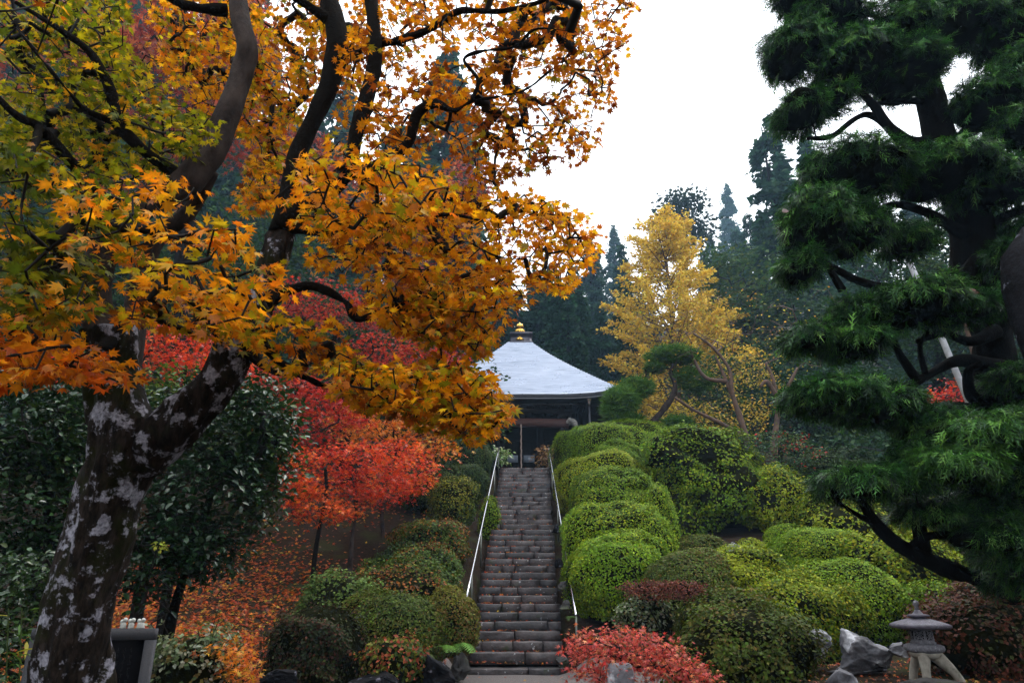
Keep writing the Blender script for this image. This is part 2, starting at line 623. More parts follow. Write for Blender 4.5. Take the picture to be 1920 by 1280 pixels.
M_BEAM = solid_mat("red_brown_beam", (.075, .026, .018), (.028, .012, .010), 4, .6, .3, .3, 20, stretch=(.4, 3, 3))
M_CARVED = solid_mat("weathered_carving", (.34, .33, .31), (.14, .13, .12), 14, .7, .3, .4, 40)
M_RIDGEBOX = solid_mat("ridge_box_metal", (.07, .065, .085), (.04, .036, .05), 9, .4, .5, metal=.4)
M_PANE = solid_mat("paper_pane", (.22, .26, .32), (.15, .18, .23), 8, .3, .5)
M_ROPE = solid_mat("bell_rope", (.40, .31, .27), (.20, .14, .12), 40, .8, .2)
M_POLE = solid_mat("pale_pole", (.62, .62, .66), (.42, .42, .46), 8, .5, .4)
# ================================================================== planting plan (needed first: the ground follows it)
GREEN = [((0.097, 0.178, 0.008), 5), ((0.148, 0.235, 0.0096), 4), ((0.216, 0.271, 0.0112), 2.2), ((0.057, 0.115, 0.008), 2)]
BRIGHT = [((0.123, 0.226, 0.008), 5), ((0.186, 0.289, 0.0112), 4), ((0.26, 0.317, 0.0128), 1.8), ((0.074, 0.137, 0.008), 1.5)]
YELLOW = [((0.235, 0.273, 0.0096), 4), ((0.161, 0.232, 0.0096), 4), ((0.289, 0.287, 0.0112), 2), ((0.086, 0.15, 0.008), 2)]
BROWNG = [((0.061, 0.092, 0.0128), 5), ((0.105, 0.098, 0.0192), 3), ((0.093, 0.144, 0.0144), 3), ((0.143, 0.098, 0.024), 1)]
DARKG = [((.022, .045, .012), 5), ((.038, .065, .014), 3), ((.06, .08, .016), 1.5)]
REDDISH = [((.10, .034, .022), 5), ((.14, .045, .026), 3), ((.07, .045, .02), 3), ((.06, .08, .018), 1)]
ORANGEG = [((.05, .085, .014), 5), ((.10, .12, .016), 3), ((.26, .085, .018), 2), ((.09, .05, .02), 2)]
PALEG = [((.16, .19, .10), 4), ((.085, .125, .05), 4), ((.26, .27, .20), 2), ((.16, .11, .03), 1)]
LIME = [((.10, .16, .03), 4), ((.14, .19, .05), 3), ((.06, .11, .02), 3)]

# l, t, r, b (photo), Y, depth ratio, palette, lumpiness, leaf size, label, group
BUSHES = [
 (1040, 798, 1190, 915, 25.0, .9, GREEN, .05, .050, "low clipped green azalea at the right of the top steps, below the temple beam", 1),
 (1105, 795, 1275, 900, 26.2, .9, BRIGHT, .05, .050, "clipped green azalea under the cloud-pruned pine at the top of the slope", 1),
 (1095, 826, 1215, 930, 23.8, .9, GREEN, .05, .050, "small rounded azalea wedged between the top hedge and the giant loose bush", 1),
 (1048, 850, 1215, 980, 22.6, .9, YELLOW, .06, .050, "yellow-green clipped azalea hugging the upper right handrail", 1),
 (1060, 880, 1250, 1040, 20.6, .9, GREEN, .045, .050, "smooth domed azalea second in the row beside the right handrail", 1),
 (1195, 905, 1268, 1110, 19.6, 1.3, BRIGHT, .05, .050, "tall narrow clipped azalea flank left of the dark hollow", 1),
 (1048, 938, 1262, 1130, 18.2, .9, BRIGHT, .04, .050, "broad bright green azalea dome beside the middle of the stairs", 1),
 (1050, 985, 1262, 1170, 16.6, .8, BRIGHT, .05, .050, "front bright green azalea dome overhanging the lower right handrail", 1),
 (1190, 812, 1448, 1020, 23.0, .8, GREEN, .10, .085, "giant loose dark green azalea above the dark hollow", 1),
 (1390, 878, 1535, 1000, 22.0, .8, YELLOW, .08, .075, "yellowing azalea at the right end of the giant loose bush", 1),
 (1262, 1002, 1372, 1080, 18.4, .8, BROWNG, .04, .045, "small brownish azalea mound under the dark hollow", 1),
 (1370, 1008, 1445, 1085, 18.2, .8, YELLOW, .05, .045, "small yellow-green azalea behind the blue-grey rock", 1),
 (1436, 985, 1530, 1060, 19.2, .8, BRIGHT, .04, .045, "small flat azalea peeping over the round bright dome", 1),
 (1440, 995, 1618, 1130, 17.4, .8, BRIGHT, .035, .045, "round bright green azalea dome in the middle of the right slope", 1),
 (1490, 1066, 1712, 1240, 14.6, .8, BRIGHT, .04, .042, "long smooth bright green azalea dome behind the stone lantern", 1),
 (1520, 950, 1690, 1090, 18.6, .9, YELLOW, .11, .075, "loose yellowish azalea under the drooping conifer bough", 1),
 (1590, 1010, 1790, 1150, 17.0, .9, YELLOW, .11, .070, "loose yellow-green azalea running down toward the low conifer branch", 1),
 (1200, 1035, 1385, 1230, 15.2, .8, BROWNG, .05, .045, "brown-tinged azalea dome behind the flat red-topped shrub", 1),
 (1295, 1030, 1505, 1190, 15.6, .8, YELLOW, .07, .055, "mottled yellow-green azalea just below the blue-grey rock", 1),
 (1385, 1080, 1608, 1240, 13.8, .8, YELLOW, .08, .055, "loose yellow-green azalea overhanging the grey rocks left of the lantern", 1),
 (1145, 1108, 1265, 1240, 13.4, .9, PALEG, .10, .065, "pale loose shrub between the lower handrail and the flat red-topped shrub", None),
 (1285, 1120, 1440, 1270, 13.0, .9, BROWNG, .09, .06, "loose brownish-green shrub behind the pink dwarf maple", None),
 (1255, 1165, 1520, 1360, 10.2, .8, BROWNG, .08, .05, "wide olive-brown azalea in front, right of the pink dwarf maple", 1),
 (1735, 1138, 1990, 1262, 9.5, .7, REDDISH, .08, .05, "low russet clipped azalea right of the stone lantern", 1),
 (1700, 1098, 1830, 1180, 13.4, .8, GREEN, .08, .055, "small green azalea above the lantern roof", 1),
 (1800, 1090, 2000, 1180, 11.4, .8, REDDISH, .09, .055, "russet azalea behind, under the lowest conifer branch", 1),
 (1470, 842, 1650, 960, 25.6, .9, DARKG, .10, .09, "dark loose shrub right of the berry shrub, under the great conifer", None),
 (1640, 880, 1800, 1010, 22.0, .9, DARKG, .10, .09, "dark loose shrub glimpsed under the drooping conifer pads", None),
 # left of the stairs
 (738, 985, 840, 1075, 18.8, .9, ORANGEG, .09, .060, "mottled azalea with a few orange leaves at the edge of the bare slope", 2),
 (700, 1040, 800, 1110, 17.6, .9, DARKG, .10, .060, "low dark azalea beside the pale-stemmed sapling", 2),
 (770, 880, 860, 960, 22.0, .9, DARKG, .10, .060, "dark ragged azalea under the end of the red foliage", 2),
 (808, 912, 888, 985, 19.9, .9, [((.17, .16, .012), 3), ((.08, .11, .012), 3), ((.04, .065, .012), 3)], .09, .050, "yellow-flecked azalea halfway up the left of the stairs", 2),
 (815, 868, 912, 950, 22.6, .9, DARKG, .06, .050, "dark green azalea above the yellow-flecked one", 2),
 (830, 828, 920, 905, 25.2, .9, DARKG, .07, .055, "dark azalea at the left of the top steps", 2),
 (898, 935, 934, 1040, 21.2, 1.0, GREEN, .05, .045, "narrow clipped azalea between the left handrail and the steps", 2),
 (757, 972, 880, 1060, 18.2, .9, ORANGEG, .08, .060, "loose azalea with orange-tipped leaves left of the middle handrail post", 2),
 (735, 1025, 868, 1120, 17.0, .9, ORANGEG, .09, .060, "green azalea sprinkled with orange leaves beside the left handrail", 2),
 (660, 1062, 858, 1150, 15.9, .8, ORANGEG, .09, .060, "spreading azalea with orange leaves below the left handrail", 2),
 (580, 1085, 745, 1165, 15.6, .8, LIME, .10, .060, "fresh green ground shrub at the foot of the sapling trunks", None),
 (645, 1112, 862, 1262, 14.0, .75, BROWNG, .05, .045, "wide brown-green clipped azalea at the foot of the left bank", 2),
 (795, 1105, 900, 1235, 14.0, .9, [((.13, .13, .016), 4), ((.16, .10, .025), 3), ((.07, .10, .014), 3)], .04, .042, "round azalea with rusty yellow side touching the lowest steps", 2),
 (500, 1135, 680, 1300, 12.6, .8, [((.03, .04, .014), 4), ((.08, .035, .02), 3), ((.05, .06, .018), 2)], .14, .055, "dark straggly shrub with reddish leaves at the lower left", None),
 (690, 1192, 812, 1300, 12.2, .8, [((.05, .08, .016), 4), ((.30, .07, .03), 3), ((.14, .14, .02), 3)], .14, .065, "small shrub with scarlet tips above the split rock", None),
 (285, 1188, 440, 1340, 7.6, .8, PALEG, .10, .050, "pale silvery-green shrub right of the black memorial stone", None),
]
BUSH_DATA = []
for b in BUSHES:
    l, t, r, bt, Y, dr = b[:6]
    c = at((l + r) / 2, (t + bt) / 2, Y)
    m = mpp(c)
    R = np.array([(r - l) / 2 * m, (r - l) / 2 * m * dr, (bt - t) / 2 * m])
    BUSH_DATA.append((c, R))

# ================================================================== ground
ST_Y0, ST_Y1, ST_Z1, NSTEP = 14.75, 26.3, 5.86, 33
def stair_lr(y):
    u = (y - ST_Y0) / (ST_Y1 - ST_Y0)
    return -.85 + .44 * u, .99 + .40 * u
def stair_z(y):
    return np.clip((np.asarray(y) - ST_Y0) / (ST_Y1 - ST_Y0), 0, 1) * ST_Z1
def slope_z(x, y):
    z = stair_z(y)
    up = np.clip(y - 48, 0, 105)
    z = z + .50 * up * np.clip(up / 15, 0, 1)
    side = np.clip(np.abs(x) - 22, 0, 60)
    z = z + .22 * side * np.clip((y - 5) / 20, 0, 1)
    return z

def path_lr(y):
    return (-1.9 - .25 * np.sin(y * 1.1) - .10 * np.sin(y * 4.3) - .5 * np.clip(14.0 - y, 0, 3), 2.0 + .25 * np.sin(y * 1.3 + 1) + .08 * np.sin(y * 5.1) + .3 * np.clip(14.0 - y, 0, 3))
GROUND_PTS = []
for (c, R) in BUSH_DATA:
    GROUND_PTS.append((c[0], c[1], c[2] - .80 * R[2]))
for px, py, Y in [(590, 1090, 16.9), (655, 1062, 17.6), (718, 1000, 19.6), (640, 960, 20.6), (520, 1000, 19.0), (450, 1100, 16.3), (380, 1150, 14.6),
                  (1735, 1262, 8.8), (1640, 1240, 9.3), (1580, 1285, 8.4), (1560, 1215, 10.2), (1900, 1290, 8.6), (1400, 835, 26.5), (1450, 830, 28.0),
                  (1240, 1205, 12.8), (1830, 1290, 7.9)]:
    p = at(px, py, Y)
    GROUND_PTS.append(tuple(p))
GP = np.array(GROUND_PTS)
GS = GP[:, 2] - slope_z(GP[:, 0], GP[:, 1])

def ground_z(x, y):
    x = np.asarray(x, float); y = np.asarray(y, float)
    sh = x.shape
    x = x.ravel(); y = y.ravel()
    z = slope_z(x, y)
    w = np.exp(-((x[:, None] - GP[None, :, 0]) ** 2 + (y[:, None] - GP[None, :, 1]) ** 2) / (2 * 1.1 ** 2))
    z = z + (w * GS[None]).sum(1) / (w.sum(1) + .35)
    q = np.c_[x, y, z * 0]
    z = z + W1(q * .9) * .05 * np.clip((y - 10) / 4, .25, 1) + W2(q * 4.0) * .012
    l, r = stair_lr(y)
    k = np.clip(1 - np.maximum(l - x, x - r) / .5, 0, 1) * (y > ST_Y0 - 3)
    tgt = stair_z(y) - .30 * ((y > ST_Y0) & (y < ST_Y1 + .3))
    z = np.where((k > 0) & (y < ST_Y1 + 6), z * (1 - k) + np.minimum(tgt, z + 3) * k, z)
    wl_, wr_ = path_lr(y)
    ins = np.clip(np.minimum(x - wl_, wr_ - x) / .12, 0, 1) * (y > 7.9) * (y < ST_Y0 + .3)
    z = z - .035 * ins
    return z.reshape(sh)

def gz(x, y):
    return float(ground_z(np.array([x]), np.array([y]))[0])

def axis(lo, mid0, mid1, hi, fine, n):
    a = mid0 - np.cumsum(np.geomspace(fine, (mid0 - lo) / n * 2.2, n))
    b = mid1 + np.cumsum(np.geomspace(fine, (hi - mid1) / n * 2.2, n))
    return np.concatenate([a[::-1], np.arange(mid0, mid1 + 1e-6, fine), b])
gx = axis(-170, -12, 13, 170, .2, 26)
gy = axis(-40, 3, 30, 260, .2, 30)
GX, GY = np.meshgrid(gx, gy)
GZ = ground_z(GX, GY)
Vg = np.c_[GX.ravel(), GY.ravel(), GZ.ravel()]
nx, ny = len(gx), len(gy)
ii, jj = np.meshgrid(np.arange(nx - 1), np.arange(ny - 1))
a0 = (jj * nx + ii).ravel()
Fg = np.stack([a0, a0 + 1, a0 + nx + 1, a0 + nx], -1)

def ground_mat():
    m, N, L, out = new_mat("leaf_strewn_soil")
    geo = N.new("ShaderNodeNewGeometry")
    pos = geo.outputs["Position"]
    n1 = n_noise(N, L, pos, 1.1, 6)
    n2 = n_noise(N, L, pos, 14, 6, .7)
    c1 = n_ramp(N, L, n2.outputs[0], [(.3, (.010, .007, .005)), (.7, (.036, .023, .015))]).outputs[0]
    mf = n_ramp(N, L, n1.outputs[0], [(.52, (0, 0, 0)), (.66, (.8, .8, .8))]).outputs[0]
    c2 = n_mix(N, L, mf, c1, (.030, .036, .012))
    p = N.new("ShaderNodeBsdfPrincipled")
    L.new(c2, p.inputs["Base Color"])
    p.inputs["Roughness"].default_value = .9
    p.inputs["Specular IOR Level"].default_value = .04
    b = N.new("ShaderNodeBump"); b.inputs["Strength"].default_value = .8; b.inputs["Distance"].default_value = .04
    L.new(n2.outputs[0], b.inputs["Height"]); L.new(b.outputs[0], p.inputs["Normal"])
    L.new(p.outputs[0], out.inputs[0])
    return m
M_SOIL = ground_mat()
M_GRAVEL = solid_mat("packed_gravel", (.15, .125, .115), (.06, .05, .05), 26, .6, .4, .8, 60)
g = struct("ground", Vg, Fg, M_SOIL, smooth=True)

# trodden landing in front of the steps
px_ = np.linspace(0, 1, 26); py_ = np.linspace(8.0, ST_Y0 + .12, 40)
Vp = []
for yy in py_:
    wl_, wr_ = path_lr(yy)
    for u in px_:
        xx = wl_ + (wr_ - wl_) * u
        Vp.append((xx, yy, 0))
Vp = np.array(Vp)
edge = np.tile(np.minimum(px_, 1 - px_) * 10, len(py_)).clip(0, 1)
Vp[:, 2] = ground_z(Vp[:, 0], Vp[:, 1]) - .015 + .050 * edge + .003 * W3(Vp * 9)
n_ = len(px_)
ii, jj = np.meshgrid(np.arange(n_ - 1), np.arange(len(py_) - 1))
a0 = (jj * n_ + ii).ravel()
struct("path", Vp, np.stack([a0, a0 + 1, a0 + n_ + 1, a0 + n_], -1), M_GRAVEL, smooth=True)

# ================================================================== stone steps, block by block
steps = bpy.data.objects.new("stone_steps", None)
COL.objects.link(steps)
steps.location = (0.07, ST_Y0, 0)
ORG["stone_steps"] = (0.07, ST_Y0, 0)
steps["kind"] = "structure"
RISE, RUN = ST_Z1 / NSTEP, (ST_Y1 - ST_Y0) / NSTEP
rb = np.random.default_rng(12)
def stone_block(x0, x1, y, z, depth, h, seg):
    """A hewn block: rounded front edge profile carried along x with uneven faces."""
    e = .006 + rb.uniform(0, .009)
    prof = np.array([(depth, -h), (0.0, -h), (-.004, -h * .55), (0.0, -e), (e, -e * .15), (depth * .5, .004), (depth, 0)])
    xs = np.linspace(x0, x1, seg + 1)
    tilt = rb.normal() * .003
    V = np.array([[(x, y + p[0], z + p[1]) for p in prof] for x in xs])
    V[:, 1:6, 1] += rb.normal(size=(seg + 1, 1)) * .011 + rb.normal(size=(seg + 1, 5)) * .006
    V[:, 3:, 2] += rb.normal(size=(seg + 1, 1)) * .0035 + rb.normal(size=(seg + 1, 4)) * .002 + (xs - xs.mean())[:, None] * tilt * 2
    if rb.uniform() < .35:                                   # a chipped corner
        k = 0 if rb.uniform() < .5 else seg
        V[k, 3:5, 2] -= rb.uniform(.015, .05); V[k, 2:5, 1] += rb.uniform(.01, .04)
    V[0, :, 0] += rb.uniform(0, .012, 7); V[-1, :, 0] -= rb.uniform(0, .012, 7)
    k = len(prof)
    V = V.reshape(-1, 3)
    i = np.arange(seg)[:, None] * k; j = np.arange(k)[None]; jn = (j + 1) % k
    F = np.stack([i + j, i + jn, i + k + jn, i + k + j], -1).reshape(-1, 4)
    return V, [F, np.arange(k)[::-1][None], (np.arange(k) + seg * k)[None]]
for s in range(NSTEP):
    y = ST_Y0 + RUN * s + rb.normal() * .005
    z = RISE * (s + 1)
    l, r = stair_lr(y)
    l -= rb.uniform(0, .07); r += rb.uniform(0, .07)
    if s == 0:
        z = .10; l -= .10; r += .05
    n = int(rb.choice([2, 3, 3, 4]))
    cuts = np.sort(np.concatenate([[0, 1], np.clip(np.linspace(0, 1, n + 1)[1:-1] + rb.normal(size=n - 1) * .09, .1, .9)]))
    for a, b in zip(cuts[:-1], cuts[1:]):
        x0, x1 = l + (r - l) * a + .006, l + (r - l) * b - .006
        V, F = stone_block(x0, x1, y + rb.normal() * .006, z + rb.normal() * .003, RUN + .08, RISE + .035, max(2, int((x1 - x0) / .16)))
        part("stone_block", V, F, M_STEP, steps)
# paving of the upper terrace right behind the last step
V, F = box((.5, ST_Y1 + 2.2, ST_Z1 - .13), (2.1, 4.2, .24))
part("terrace_slab", V, F, M_STEP, steps)

# ================================================================== temple hall
EY = 31.0                                    # front eave line
C0 = at(977, 740, EY)
HX = C0[0]                                   # axis of the hall
EZ = C0[2]                                   # height of the eave edge at its middle
EH = 183 * mpp(at(1160, 725, EY))            # half the eave's length
CYY = EY + EH                                # centre of the square plan
PK = at(977, 648, CYY)                       # top of the roof under the ridge box
TZ = ST_Z1
hall = thing("temple_hall", "dark wooden temple hall with a pale curved roof above the stone steps", "temple", (HX, CYY, TZ))

# profile of the hip line, read off the photograph: height at each half-width
HIP = [(.62, PK[2])]
for px_h, py_h in ((1018, 655), (1036, 666), (1085, 696), (1125, 713)):
    hw_ = 2.0
    for _ in range(12):
        q_ = at(px_h, py_h, CYY - hw_)
        hw_ = q_[0] - HX
    HIP.append((hw_, q_[2]))
HIP.append((EH, EZ))
HIPW = np.array([h_[0] for h_ in HIP]); HIPZ = np.array([h_[1] for h_ in HIP])
_cz = np.polyfit((HIPW - .62) / (EH - .62), (HIPZ - PK[2]) / (EZ - PK[2]), 3)
def roof_point(side, u, v):
    """v 0 top .. 1 eave, u -1..1 along the side."""
    hw = .62 + (EH - .62) * v
    f = float(np.polyval(_cz, v)); f0 = float(np.polyval(_cz, 0)); f1 = float(np.polyval(_cz, 1))
    f = (f - f0) / (f1 - f0)
    z = PK[2] + (EZ - PK[2]) * f
    z += .34 * (abs(u) ** 5) * v ** 4
    x, y = u * hw, -hw
    for _ in range(side):
        x, y = -y, x
    return (HX + x, CYY + y, z)
prof_fix = (PK[2] + (EZ - PK[2]) * 1.0)
NCOURSE, NU = 34, 24
items = []
for side in range(4):
    V = []
    for c in range(NCOURSE):
        for e in (0, 1):
            v = (c + e) / NCOURSE
            for k in range(NU + 1):
                x, y, z = roof_point(side, -1 + 2 * k / NU, v)
                V.append((x, y, z + (.045 if e else .0)))
    V = np.array(V)
    V[:, 2] += .006 * W2(V * 3.0)
    rows = NCOURSE * 2
    i = np.arange(rows - 1)[:, None] * (NU + 1); j = np.arange(NU)[None]
    F = np.stack([i + j, i + NU + 1 + j, i + NU + 2 + j, i + j + 1], -1).reshape(-1, 4)
    items.append((V, F))
V, F = join(items)

def roof_mat():
    m, N, L, out = new_mat("wet_copper_roof")
    tc = N.new("ShaderNodeTexCoord")
    mp = N.new("ShaderNodeMapping"); mp.inputs["Scale"].default_value = (.5, .5, 11)
    L.new(tc.outputs["Object"], mp.inputs[0])
    n1 = n_noise(N, L, mp.outputs[0], 2.2, 6, .65)
    n2 = n_noise(N, L, tc.outputs["Object"], 1.2, 5)
    c = n_ramp(N, L, n1.outputs[0], [(.28, (.07, .085, .11)), (.40, (.24, .28, .36)), (.60, (.35, .39, .48)), (.85, (.48, .52, .60))]).outputs[0]
    p = N.new("ShaderNodeBsdfPrincipled")
    L.new(c, p.inputs["Base Color"])
    p.inputs["Metallic"].default_value = .65
    r = n_ramp(N, L, n2.outputs[0], [(.3, (.22, .22, .22)), (.7, (.42, .42, .42))])
    L.new(r.outputs[0], p.inputs["Roughness"])
    b = N.new("ShaderNodeBump"); b.inputs["Strength"].default_value = .45; b.inputs["Distance"].default_value = .02
    L.new(n1.outputs[0], b.inputs["Height"]); L.new(b.outputs[0], p.inputs["Normal"])
    L.new(p.outputs[0], out.inputs[0])
    return m
M_ROOF = roof_mat()
M_FASCIA = solid_mat("dark_eave_metal", (.045, .047, .060), (.022, .023, .03), 6, .45, .5, metal=.3)
roof = part("roof", V, F, M_ROOF, hall)
# eave edge: a thick dark band under the last course, following the upturned corners
items = []
for side in range(4):
    top = np.array([roof_point(side, -1 + 2 * k / NU, 1.0) for k in range(NU + 1)])
    inn = np.array([roof_point(side, -1 + 2 * k / NU, .90) for k in range(NU + 1)])
    inn[:, 2] = top[:, 2] - .30
    P0 = top + [0, 0, .015]; P1 = top - [0, 0, .20]; P2 = inn
    Vv = np.vstack([P0, P1, P2]); m = NU + 1
    j = np.arange(NU)
    items.append((Vv, [np.stack([j, j + m, j + m + 1, j + 1], -1), np.stack([j + m, j + 2 * m, j + 2 * m + 1, j + m + 1], -1)]))
V, F = join(items)
part("eave_band", V, F, M_FASCIA, hall)
# gutter along the front
gp = np.array([roof_point(0, u, 1.0) for u in np.linspace(-.97, .97, 20)]) + np.array([0, -.05, -.20])
V, F = tube(gp, np.full(20, .045), 8)
part("gutter", V, F, M_FASCIA, hall)
# soffit
se = EH * .90
V, F = box((HX, CYY, EZ - .36), (2 * se, 2 * se, .10))
part("soffit", V, F, M_WOOD, hall)
# rafters under the front eave
rv, rf = box((0, 0, 0), (.09, 1.5, .10))
rme = mesh("rafter", rv, rf, M_WOOD)
for k in range(27):
    o = link("rafter", rme, hall)
    o.location = (-EH * .86 + EH * 1.72 * k / 26, -EH * .90 + .75, EZ - .46 - TZ)
# ridge box with emblem and finial
bw = 19.5 * mpp(PK)
V, F = lathe([(bw * 1.414 * 1.10, -.05), (bw * 1.414 * 1.10, .05), (bw * 1.414 * 1.0, .07), (bw * 1.414 * .97, .46), (bw * 1.414 * 1.08, .48), (bw * 1.414 * 1.08, .58), (.0, .60)], (PK[0], PK[1], PK[2]), 4, math.pi / 4)
box_o = part("ridge_box", V, F, M_RIDGEBOX, hall)
ey = CYY - bw * 1.0 - .02
ez0 = PK[2] + .13
tv = np.array([(HX - .235, ey, ez0), (HX + .235, ey, ez0), (HX, ey, ez0 + .25)])
tv2 = tv.copy(); tv2[:, 1] += .07
part("gilt_triangle", np.vstack([tv, tv2]), [np.array([(0, 1, 2), (5, 4, 3)]), np.array([(0, 3, 4, 1), (1, 4, 5, 2), (2, 5, 3, 0)])], M_GOLD, box_o)
V, F = lathe([(.035, -.02), (.035, .02)], (0, 0, 0), 10)
V = np.c_[V[:, 0], V[:, 2], V[:, 1]] + np.array([HX, ey - .005, ez0 + .085])
part("emblem_dot", V, F, M_BLACKSTONE, box_o)
fz = PK[2] + .80
V, F = lathe([(.30, -.22), (.30, 0), (.31, .04), (.28, .09), (.21, .13), (.17, .15)], (HX, CYY, fz), 20)
part("finial_base", V, F, M_GOLD, hall)
V, F = lathe([(.15, .14), (.14, .20), (.19, .24), (.225, .30), (.225, .36), (.19, .43), (.12, .48), (.05, .52), (.025, .56), (.0, .60)], (HX, CYY, fz), 20)
part("finial_jewel", V, F, M_GOLD, hall, smooth=True)
# body
BF = EY + 1.9                                # front wall plane
BHW = EH - 1.75
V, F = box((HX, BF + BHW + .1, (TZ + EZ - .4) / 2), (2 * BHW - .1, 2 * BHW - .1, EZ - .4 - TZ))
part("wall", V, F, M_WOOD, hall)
for k in range(4):
    x = HX - BHW + 2 * BHW * k / 3
    V, F = lathe([(.20, 0), (.17, .06), (.165, EZ - .45 - TZ)], (x, BF - .15, TZ), 14)
    part("pillar", V, F, M_WOOD, hall)
for x in (-1.95, 1.95):                      # porch posts
    V, F = box((HX + x, EY + .75, (TZ + EZ - .5) / 2), (.26, .26, EZ - .5 - TZ))
    part("porch_post", V, F, M_WOOD, hall)
bz0 = at(977, 803, EY + .75)[2]; bz1 = at(977, 787, EY + .75)[2]
xs = np.linspace(-2.25, 2.25, 15)
bv = []
for x in xs:
    arch = .07 * (1 - (x / 2.25) ** 2)
    for (dy, z) in ((-.13, bz0 + arch), (.13, bz0 + arch), (.13, bz1 + arch * .6), (-.13, bz1 + arch * .6)):
        bv.append((HX + x, EY + .72 + dy, z))
i = np.arange(14)[:, None] * 4; j = np.arange(4)[None]; jn = (j + 1) % 4
part("beam", np.array(bv), [np.stack([i + j, i + jn, i + 4 + jn, i + 4 + j], -1).reshape(-1, 4), np.array([(3, 2, 1, 0)]), np.array([(56, 57, 58, 59)])], M_BEAM, hall)
V, F = box((HX, EY + .72, bz1 + .42), (4.9, .18, .20)); part("tie_beam", V, F, M_WOOD, hall)
for x in (-1.95, 1.95):                      # carved beam ends: a blunt animal head with trunk, outward
    s = 1 if x > 0 else -1
    hx = HX + x + s * .20
    pth = np.array([(hx, EY + .7, (bz0 + bz1) / 2 + .06), (hx + s * .20, EY + .66, (bz0 + bz1) / 2 + .10), (hx + s * .36, EY + .64, (bz0 + bz1) / 2 + .02), (hx + s * .44, EY + .63, (bz0 + bz1) / 2 - .14), (hx + s * .42, EY + .62, (bz0 + bz1) / 2 - .26)])
    v1 = tube(pth, np.array([.17, .20, .17, .10, .07]), 10, rings=12, bump=.12, seed=5)
    V, F = join([v1, box((hx + s * .14, EY + .48, (bz0 + bz1) / 2 + .16), (.16, .06, .20), 0, .3), box((hx + s * .30, EY + .52, (bz0 + bz1) / 2 + .10), (.05, .05, .05))])
    part("carved_beam_end", V, F, M_CARVED, hall)
for x in (-1.95, 0, 1.95):                   # bracket blocks
    V, F = join([box((HX + x, EY + .72, bz1 + .14), (.34, .3, .16), 0, -.25), box((HX + x, EY + .72, bz1 + .26), (.9, .2, .10))])
    part("bracket", V, F, M_WOOD, hall)
# lattice doors with pale panes low down
for k in range(4):
    x0 = HX - 1.6 + .8 * k
    its = [box((x0 + .03, BF - .05, TZ + 1.35), (.06, .07, 2.3)), box((x0 + .77, BF - .05, TZ + 1.35), (.06, .07, 2.3)),
           box((x0 + .4, BF - .05, TZ + .27), (.68, .06, .14)), box((x0 + .4, BF - .05, TZ + 1.0), (.68, .06, .06)), box((x0 + .4, BF - .05, TZ + 2.46), (.68, .06, .08))]
    for q in range(1, 5):
        its.append(box((x0 + .06 + .68 * q / 5, BF - .062, TZ + 1.35), (.018, .03, 2.1)))
    V, F = join(its)
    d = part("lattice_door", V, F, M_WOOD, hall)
    if k in (1, 2):
        V, F = box((x0 + .4, BF - .075, TZ + 1.56), (.52, .02, .34))
        part("pane", V, F, M_PANE, d)
V, F = box((HX, BF - .45, TZ + .10), (2 * BHW + .5, .8, .2)); part("veranda", V, F, M_WOOD, hall)
# rain hopper and downspout
hp = at(1104, 747, EY + .1)
V, F = lathe([(.06, -.34), (.06, -.22), (.13, -.05), (.15, .03), (.15, .05)], (hp[0], EY + .1, hp[2] - .02), 8, .4)
part("rain_hopper", V, F, M_STEEL, hall)
V, F = tube(np.array([(hp[0], EY + .1, hp[2] - .32), (hp[0], EY + .1, TZ + .1)]), np.array([.045, .045]), 8)
part("downspout", V, F, M_FASCIA, hall)
# bell rope hangs from the porch beam
rope = thing("bell_rope", "thin pale bell rope hanging in the middle of the dark temple doorway", "rope", (HX, EY + .55, TZ + .3))
P = np.array([(HX + .012 * math.sin(k * 2.1), EY + .55, TZ + .25 + (bz0 - TZ - .1) * k / 24) for k in range(25)])
V, F = tube(P, np.r_[np.full(3, .05), np.full(22, .034) + .006 * np.sin(np.arange(22) * 1.9)], 8)
part("cord", V, F, M_ROPE, rope)
V, F = lathe([(.02, .0), (.07, .03), (.05, .16), (.0, .18)], (HX, EY + .55, TZ + .10), 10)
part("tassel", V, F, M_ROPE, rope)

# ================================================================== handrails
def rail(label, pts, posts, end_drop=False):
    P = np.array(pts, float)
    t = thing("handrail", label, "handrail", (P[0][0], P[0][1], P[0][2] - .85), "steel handrails beside the steps")
    V, F = tube(P, np.full(len(P), .029), 10)
    part("rail", V, F, M_STEEL, t, smooth=True)
    for u in posts:
        i = min(int(u * (len(P) - 1)), len(P) - 2); f = u * (len(P) - 1) - i
        q = P[i] * (1 - f) + P[i + 1] * f
        z0 = min(gz(q[0], q[1]), float(stair_z(q[1]))) - .05
        V, F = tube(np.array([(q[0], q[1], z0), (q[0], q[1], q[2] - .01)]), np.array([.022, .022]), 8)
        part("post", V, F, M_POST, t)
    return t
def rail_line(x0, y0, x1, y1, n=12, h=.85):
    return [(x0 + (x1 - x0) * k / n, y0 + (y1 - y0) * k / n, float(stair_z(y0 + (y1 - y0) * k / n)) + h) for k in range(n + 1)]
rail("left steel handrail running up along the clipped azaleas", rail_line(-1.0, 15.6, -.50, 26.4), (.03, .12, .33, .55, .78, .97))
r_end = rail_line(1.32, 15.2, 1.42, 26.4)
rail("right steel handrail half hidden by the bright azalea domes", [(1.32, 15.18, r_end[0][2] - .03)] + r_end, (.01, .30, .55, .80, .97))
